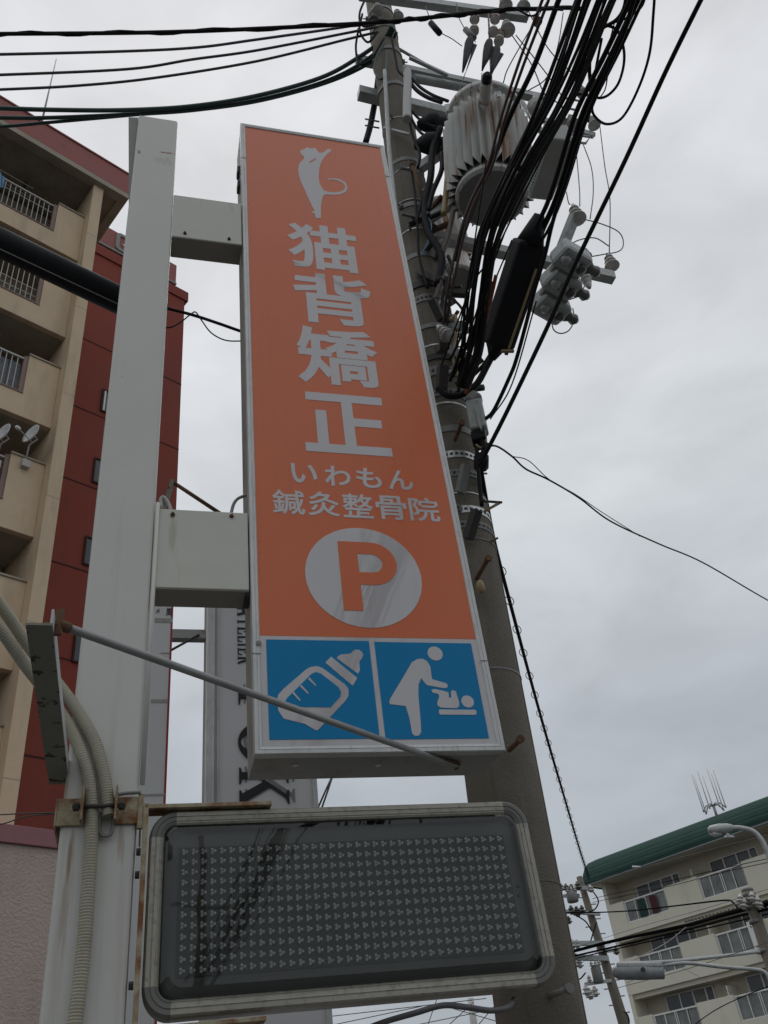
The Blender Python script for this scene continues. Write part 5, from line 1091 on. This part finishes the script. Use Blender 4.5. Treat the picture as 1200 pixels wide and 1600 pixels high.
# ================================================================== FAR POLES, LAMPS AND WIRES
fp = thing('utility_pole', 'distant slim concrete utility pole with crossarms left of the cream block', 'utility pole', Vector((Pd(990, 1660, 35).x, Pd(990, 1660, 35).y, 0)))
t0_, t1_ = D(905, 1370, 35), D(978, 1610, 35); t2_ = t1_ + (t1_ - t0_) * (t1_.z / (t0_.z - t1_.z))
m = MB(); m.tube([t0_, t1_, t2_], [.11, .19, .22], 12); m.build('shaft', M['concrete'], fp)
FPF = Frame(D(940, 1500, 35), math.radians(17))
def FW(px, py, off=0): return FPF.w(*FPF.pix(px, py, off))
for (a_, b_, o, s_) in (((872, 1388), (926, 1388), -.2, .12), ((879, 1424), (937, 1428), -.2, .11), ((892, 1474), (944, 1474), -.25, .14), ((894, 1496), (950, 1498), -.25, .16), ((935, 1487), (968, 1484), -.2, .10), ((914, 1538), (955, 1532), -.2, .1), ((880, 1400), (905, 1399), .3, .1)):
    m = MB(); m.obox(FW(*a_, o), FW(*b_, o), s_, s_); m.build('crossarm', M['galv'], fp)
for (px, py, r, mt) in ((875, 1383, .14, 'porcelain'), (884, 1384, .12, 'porcelain_d'), (893, 1386, .16, 'porcelain_d'), (902, 1381, .14, 'porcelain_d'), (922, 1386, .12, 'porcelain'), (882, 1428, .12, 'porcelain'), (892, 1419, .14, 'porcelain_d'), (901, 1421, .16, 'porcelain_d'), (909, 1418, .12, 'porcelain_d'), (888, 1435, .12, 'porcelain_d'), (894, 1472, .14, 'porcelain'), (901, 1472, .13, 'porcelain'), (895, 1486, .12, 'porcelain_d'), (896, 1502, .15, 'porcelain'), (905, 1503, .13, 'porcelain'), (915, 1544, .15, 'porcelain'), (921, 1549, .16, 'porcelain'), (929, 1546, .15, 'porcelain'), (920, 1527, .1, 'porcelain'), (944, 1483, .1, 'porcelain_d'), (962, 1483, .12, 'porcelain_d')):
    insulator(FW(px, py, -.25), r, (0, 0, 1), mt, fp, 2)
for (px, py, h, r, lb) in ((894, 1402, .42, .28, 'distant dark rounded transformer on the upper arm of the far pole'), (933, 1523, .62, .24, 'distant pale transformer low on the far pole')):
    h *= .8; r *= .72; c = FW(px, py, -.3); t = thing('transformer', lb, 'transformer', c); m = MB(); m.lathe(c - Vector((0, 0, h / 2)), (0, 0, 1), [(0, r * .9), (.02, r), (h - .03, r), (h, r * .8), (h + .05, r * .2)], 14); m.build('tank', M['transdark'], t)
    for dx in (-.12, .02, .14): insulator(c + Vector((dx, -.05, h / 2 + .12)), .08, (0, 0, 1), 'porcelain', t, 2, 'bushing')
for k in range(16):
    y = 1405 + k * 12; f = (y - 1370) / 240; c = t0_.lerp(t1_, f); sg = 1 if k % 2 else -1
    m = MB(); m.tube([c, c + FPF.u * sg * .34], .02, 5); m.build('step_bolt', M['banddark'], fp)
for i, pp in enumerate((((918, 1385), (928, 1395), (935, 1408), (930, 1420), (920, 1425)), ((900, 1430), (915, 1440), (925, 1455)), ((932, 1440), (926, 1460), (920, 1480)), ((900, 1505), (896, 1520), (905, 1530), (915, 1520)), ((972, 1580), (980, 1585), (983, 1598), (978, 1606)))):
    m = MB(); m.tube(catmull([FW(x, y, -.25) for x, y in pp]), .025, 5); m.build('lead', M['black'], fp)
# concrete pole at the right edge
q0 = D(1168, 1392, 24); q1 = D(1200, 1512, 24); qb = Vector((q1.x, q1.y, 0))
rp_ = thing('utility_pole', 'thick short concrete pole at the right edge in front of the cream block', 'utility pole', qb)
m = MB(); m.tube([q0, q0.lerp(qb, .5), qb], [.135, .16, .18], 14); m.build('shaft', M['concrete'], rp_)
m = MB(); m.lathe(q0, (0, 0, 1), [(0, .14), (.05, .13), (.08, .05)], 12); m.build('cap', M['boxgrey'], rp_)
for (px, py, r) in ((1157, 1401, .10), (1162, 1408, .12), (1175, 1398, .11), (1183, 1405, .12), (1153, 1408, .07), (1188, 1412, .09)): insulator(D(px, py, 23.8), r, (.3, 0, 1), 'porcelain', rp_, 2)
for z in (1398, 1405, 1412, 1418, 1440, 1486):
    c = D(1168 + (z - 1392) * .27, z, 24); m = MB(); m.lathe(c - Vector((0, 0, .04)), (0, 0, 1), [(0, .158), (.08, .158)], 14); m.build('band', M['banddark'], rp_)
# street lamps
la = thing('street_lamp', 'grey cobra head street lamp against the green roof at the right', 'street lamp', Vector((D(1212, 1400, 18).x, D(1212, 1400, 18).y, 0)))
h0, h1 = D(1106, 1298, 18), D(1146, 1293, 18)
m = MB(); m.tube(catmull([h1 - (h1 - h0) * .05, D(1160, 1294, 18), D(1177, 1299, 18), D(1190, 1312, 18), D(1199, 1332, 18), D(1207, 1362, 18)]) + [Vector((D(1207, 1362, 18).x, D(1207, 1362, 18).y, 0))], .045, 10); m.build('pole', M['galv'], la)
m = MB(); m.tube([h0, h0.lerp(h1, .12), h0.lerp(h1, .45), h0.lerp(h1, .8), h1], [.04, .085, .10, .085, .05], 12); m.build('head', M['galv'], la)
m = MB(); m.tube([h0.lerp(h1, .03) - Vector((0, 0, .05)), h0.lerp(h1, .2) - Vector((0, 0, .06)), h0.lerp(h1, .5) - Vector((0, 0, .06))], [.03, .075, .05], 12); m.build('lens', M['porcelain'], la)
m = MB(); m.tube([D(1136, 1302, 18), D(1139, 1309, 18)], .03, 6); m.build('photocell', M['dish'], la)
lb_ = thing('street_lamp', 'long tubular street lamp on twin horizontal pipes low at the right', 'street lamp', Vector((D(1200, 1524, 20).x, D(1200, 1524, 20).y, 0)))
hA, hB = D(962, 1519, 20), D(1038, 1519, 20); dd_ = (hB - hA).normalized()
m = MB(); m.tube([hA - dd_ * .07, hA, hA + dd_ * .06, hA.lerp(hB, .5), hB - dd_ * .02, hB], [.06, .11, .135, .14, .125, .10], 16); m.build('housing', M['lampglass'], lb_)
m = MB(); m.obox(hA + dd_ * .05 + Vector((0, 0, .12)), hB + Vector((0, 0, .12)), .22, .08); m.build('top_cover', M['galv'], lb_, bevel=.02)
m = MB(); m.tube(catmull([D(966, 1506, 20), D(1040, 1503, 20), D(1110, 1496, 20.5), D(1186, 1487, 23.4)]), .035, 8); m.build('pipe', M['galv'], lb_)
m = MB(); m.tube(catmull([D(966, 1511, 20), D(1035, 1508, 20), D(1075, 1505, 20), D(1130, 1511, 20), D(1180, 1515, 20), D(1196, 1520, 20), D(1204, 1534, 20)]) + [Vector((D(1204, 1534, 20).x, D(1204, 1534, 20).y, 0))], .035, 8); m.build('pipe', M['galv'], lb_)
for x in (1038, 1008): m = MB(); m.obox(D(x, 1504, 20), D(x, 1514, 20), .05, .10); m.build('strap', M['banddark'], lb_)
m = MB(); m.lathe(D(1004, 1516, 19.8), (0, -1, 0), [(0, .03), (.05, .05)], 8); m.build('catch', M['darkbolt'], lb_)
# far cables between the poles
far = [
 (((840, 1500, 33), (905, 1484, 34), (960, 1470, 34), (1072, 1446, 30), (1135, 1428, 26), (1230, 1405, 23)), .085, 'black', 'thickest far black cable passing in front of the cream block'),
 (((840, 1507, 33), (940, 1484, 34), (1072, 1453, 30), (1150, 1432, 25), (1230, 1414, 23)), .05, 'black', 'far black cable just below the thickest one'),
 (((840, 1512, 33), (940, 1488, 34), (1072, 1458, 30), (1230, 1421, 23)), .03, 'black', 'lowest far black cable under the thickest one'),
 (((820, 1420, 34), (881, 1426, 34), (973, 1424, 34), (1050, 1416, 30), (1129, 1407, 26), (1145, 1410, 25), (1152, 1418, 24)), .035, 'black', 'far black cable sagging across the first floor railing of the cream block'),
 (((872, 1388, 34), (980, 1362, 32), (1100, 1330, 28), (1230, 1297, 24)), .010, 'greycable', 'thin far wire crossing the green roof'),
 (((926, 1404, 34), (1040, 1378, 30), (1130, 1357, 26), (1230, 1335, 23)), .014, 'black', 'upper thin far wire across the top railings of the cream block'),
 (((926, 1410, 34), (1040, 1386, 30), (1130, 1363, 26), (1230, 1341, 23)), .014, 'black', 'lower thin far wire across the top railings of the cream block'),
 (((900, 1480, 34), (1000, 1448, 30), (1100, 1420, 26), (1230, 1380, 23)), .010, 'greycable', 'thin far wire under the second floor windows of the cream block'),
 (((960, 1545, 24), (1080, 1512, 22), (1230, 1462, 20)), .010, 'greycable', 'thin far wire crossing behind the tubular street lamp'),
 (((1040, 1640, 22), (1100, 1590, 21), (1150, 1562, 20), (1230, 1530, 19)), .014, 'black', 'far black wire sloping up at the bottom right corner'),
 (((990, 1500, 28), (1040, 1474, 27), (1072, 1449, 26)), .018, 'porcelain', 'short pale wire slanting above the tubular street lamp'),
 (((880, 1532, 33), (915, 1500, 34), (960, 1470, 35)), .010, 'greycable', 'faint wire left of the far pole'),
 (((878, 1446, 34), (885, 1470, 34), (892, 1500, 34)), .010, 'greycable', 'faint hanging wire left of the far pole'),
 (((980, 1536, 28), (1040, 1506, 27), (1100, 1530, 26), (1160, 1560, 25)), .008, 'greycable', 'thin far wire sagging beneath the tubular street lamp'),
]
for pp, r, mt, lb in far: cable('far_cable', lb, [D(*p) for p in pp], r * .62, 'matteblack' if mt == 'black' else mt)
m = MB()
for k in range(24):
    c = D(1072, 1440, 30).lerp(D(1230, 1399, 23), k / 24); m.tube([c + Vector((0, 0, .02 * math.cos(a))) + FPF.u * .05 * math.sin(a) for a in (0, 1.5, 3, 4.5, 6)], .012, 4)
m.build('cable_spiral', M['matteblack'], None, label='dark spiral hanger wound round the thickest far cable', category='cable')
# low background under the LED board
for i, (a_, b_) in enumerate((((480, 1610), (660, 1572)), ((560, 1612), (700, 1568)), ((500, 1590), (760, 1560)), ((690, 1612), (740, 1566)), ((740, 1610), (800, 1540)), ((600, 1612), (780, 1575)), ((655, 1640), (690, 1540)), ((705, 1575), (790, 1600)))):
    cable('far_wire', 'faint distant wire in the gap below the LED board', [D(*a_, 28), D(*b_, 28)], .011, 'greycable', 'faint distant wires below the LED board', cat='wire')
u0, u1 = D(735, 1560, 45), D(742, 1612, 45)
m = MB(); m.tube([u0, u1, Vector((u1.x, u1.y, 0))], [.14, .17, .19], 10); m.build('utility_pole', M['porcelain'], None, label='tiny pale distant pole showing below the LED board', category='utility pole')

# ================================================================== WHAT STANDS BEHIND THE CAMERA (seen only as reflections)
nb = thing('utility_pole', 'next concrete utility pole along the street behind the viewer', 'utility pole', Vector((9.9, -24.3, 0)))
m = MB(); m.tube([(9.9, -24.3, 0), (9.9, -24.3, 12)], [.19, .12], 14); m.build('shaft', M['concrete'], nb)
m = MB(); m.obox((8.9, -24.5, 9.6), (10.9, -24.1, 9.6), .1, .1); m.build('crossarm', M['galv'], nb)
hb = thing('house', 'low plain grey building across the street behind the viewer', 'house', Vector((6, -36, 0)))
m = MB(); m.box((-8, -44, 0), (22, -36, 6.0)); m.build('wall', M['tanshade'], hb)
m = MB(); m.box((-8.4, -44.4, 6.002), (22.4, -35.5, 6.4)); m.build('roof', M['boxgrey'], hb)
for k in range(7):
    m = MB(); m.box((-6 + k * 4, -36.05, 3.4), (-4.2 + k * 4, -36.002, 4.9)); m.build('window', M['glass'], hb)
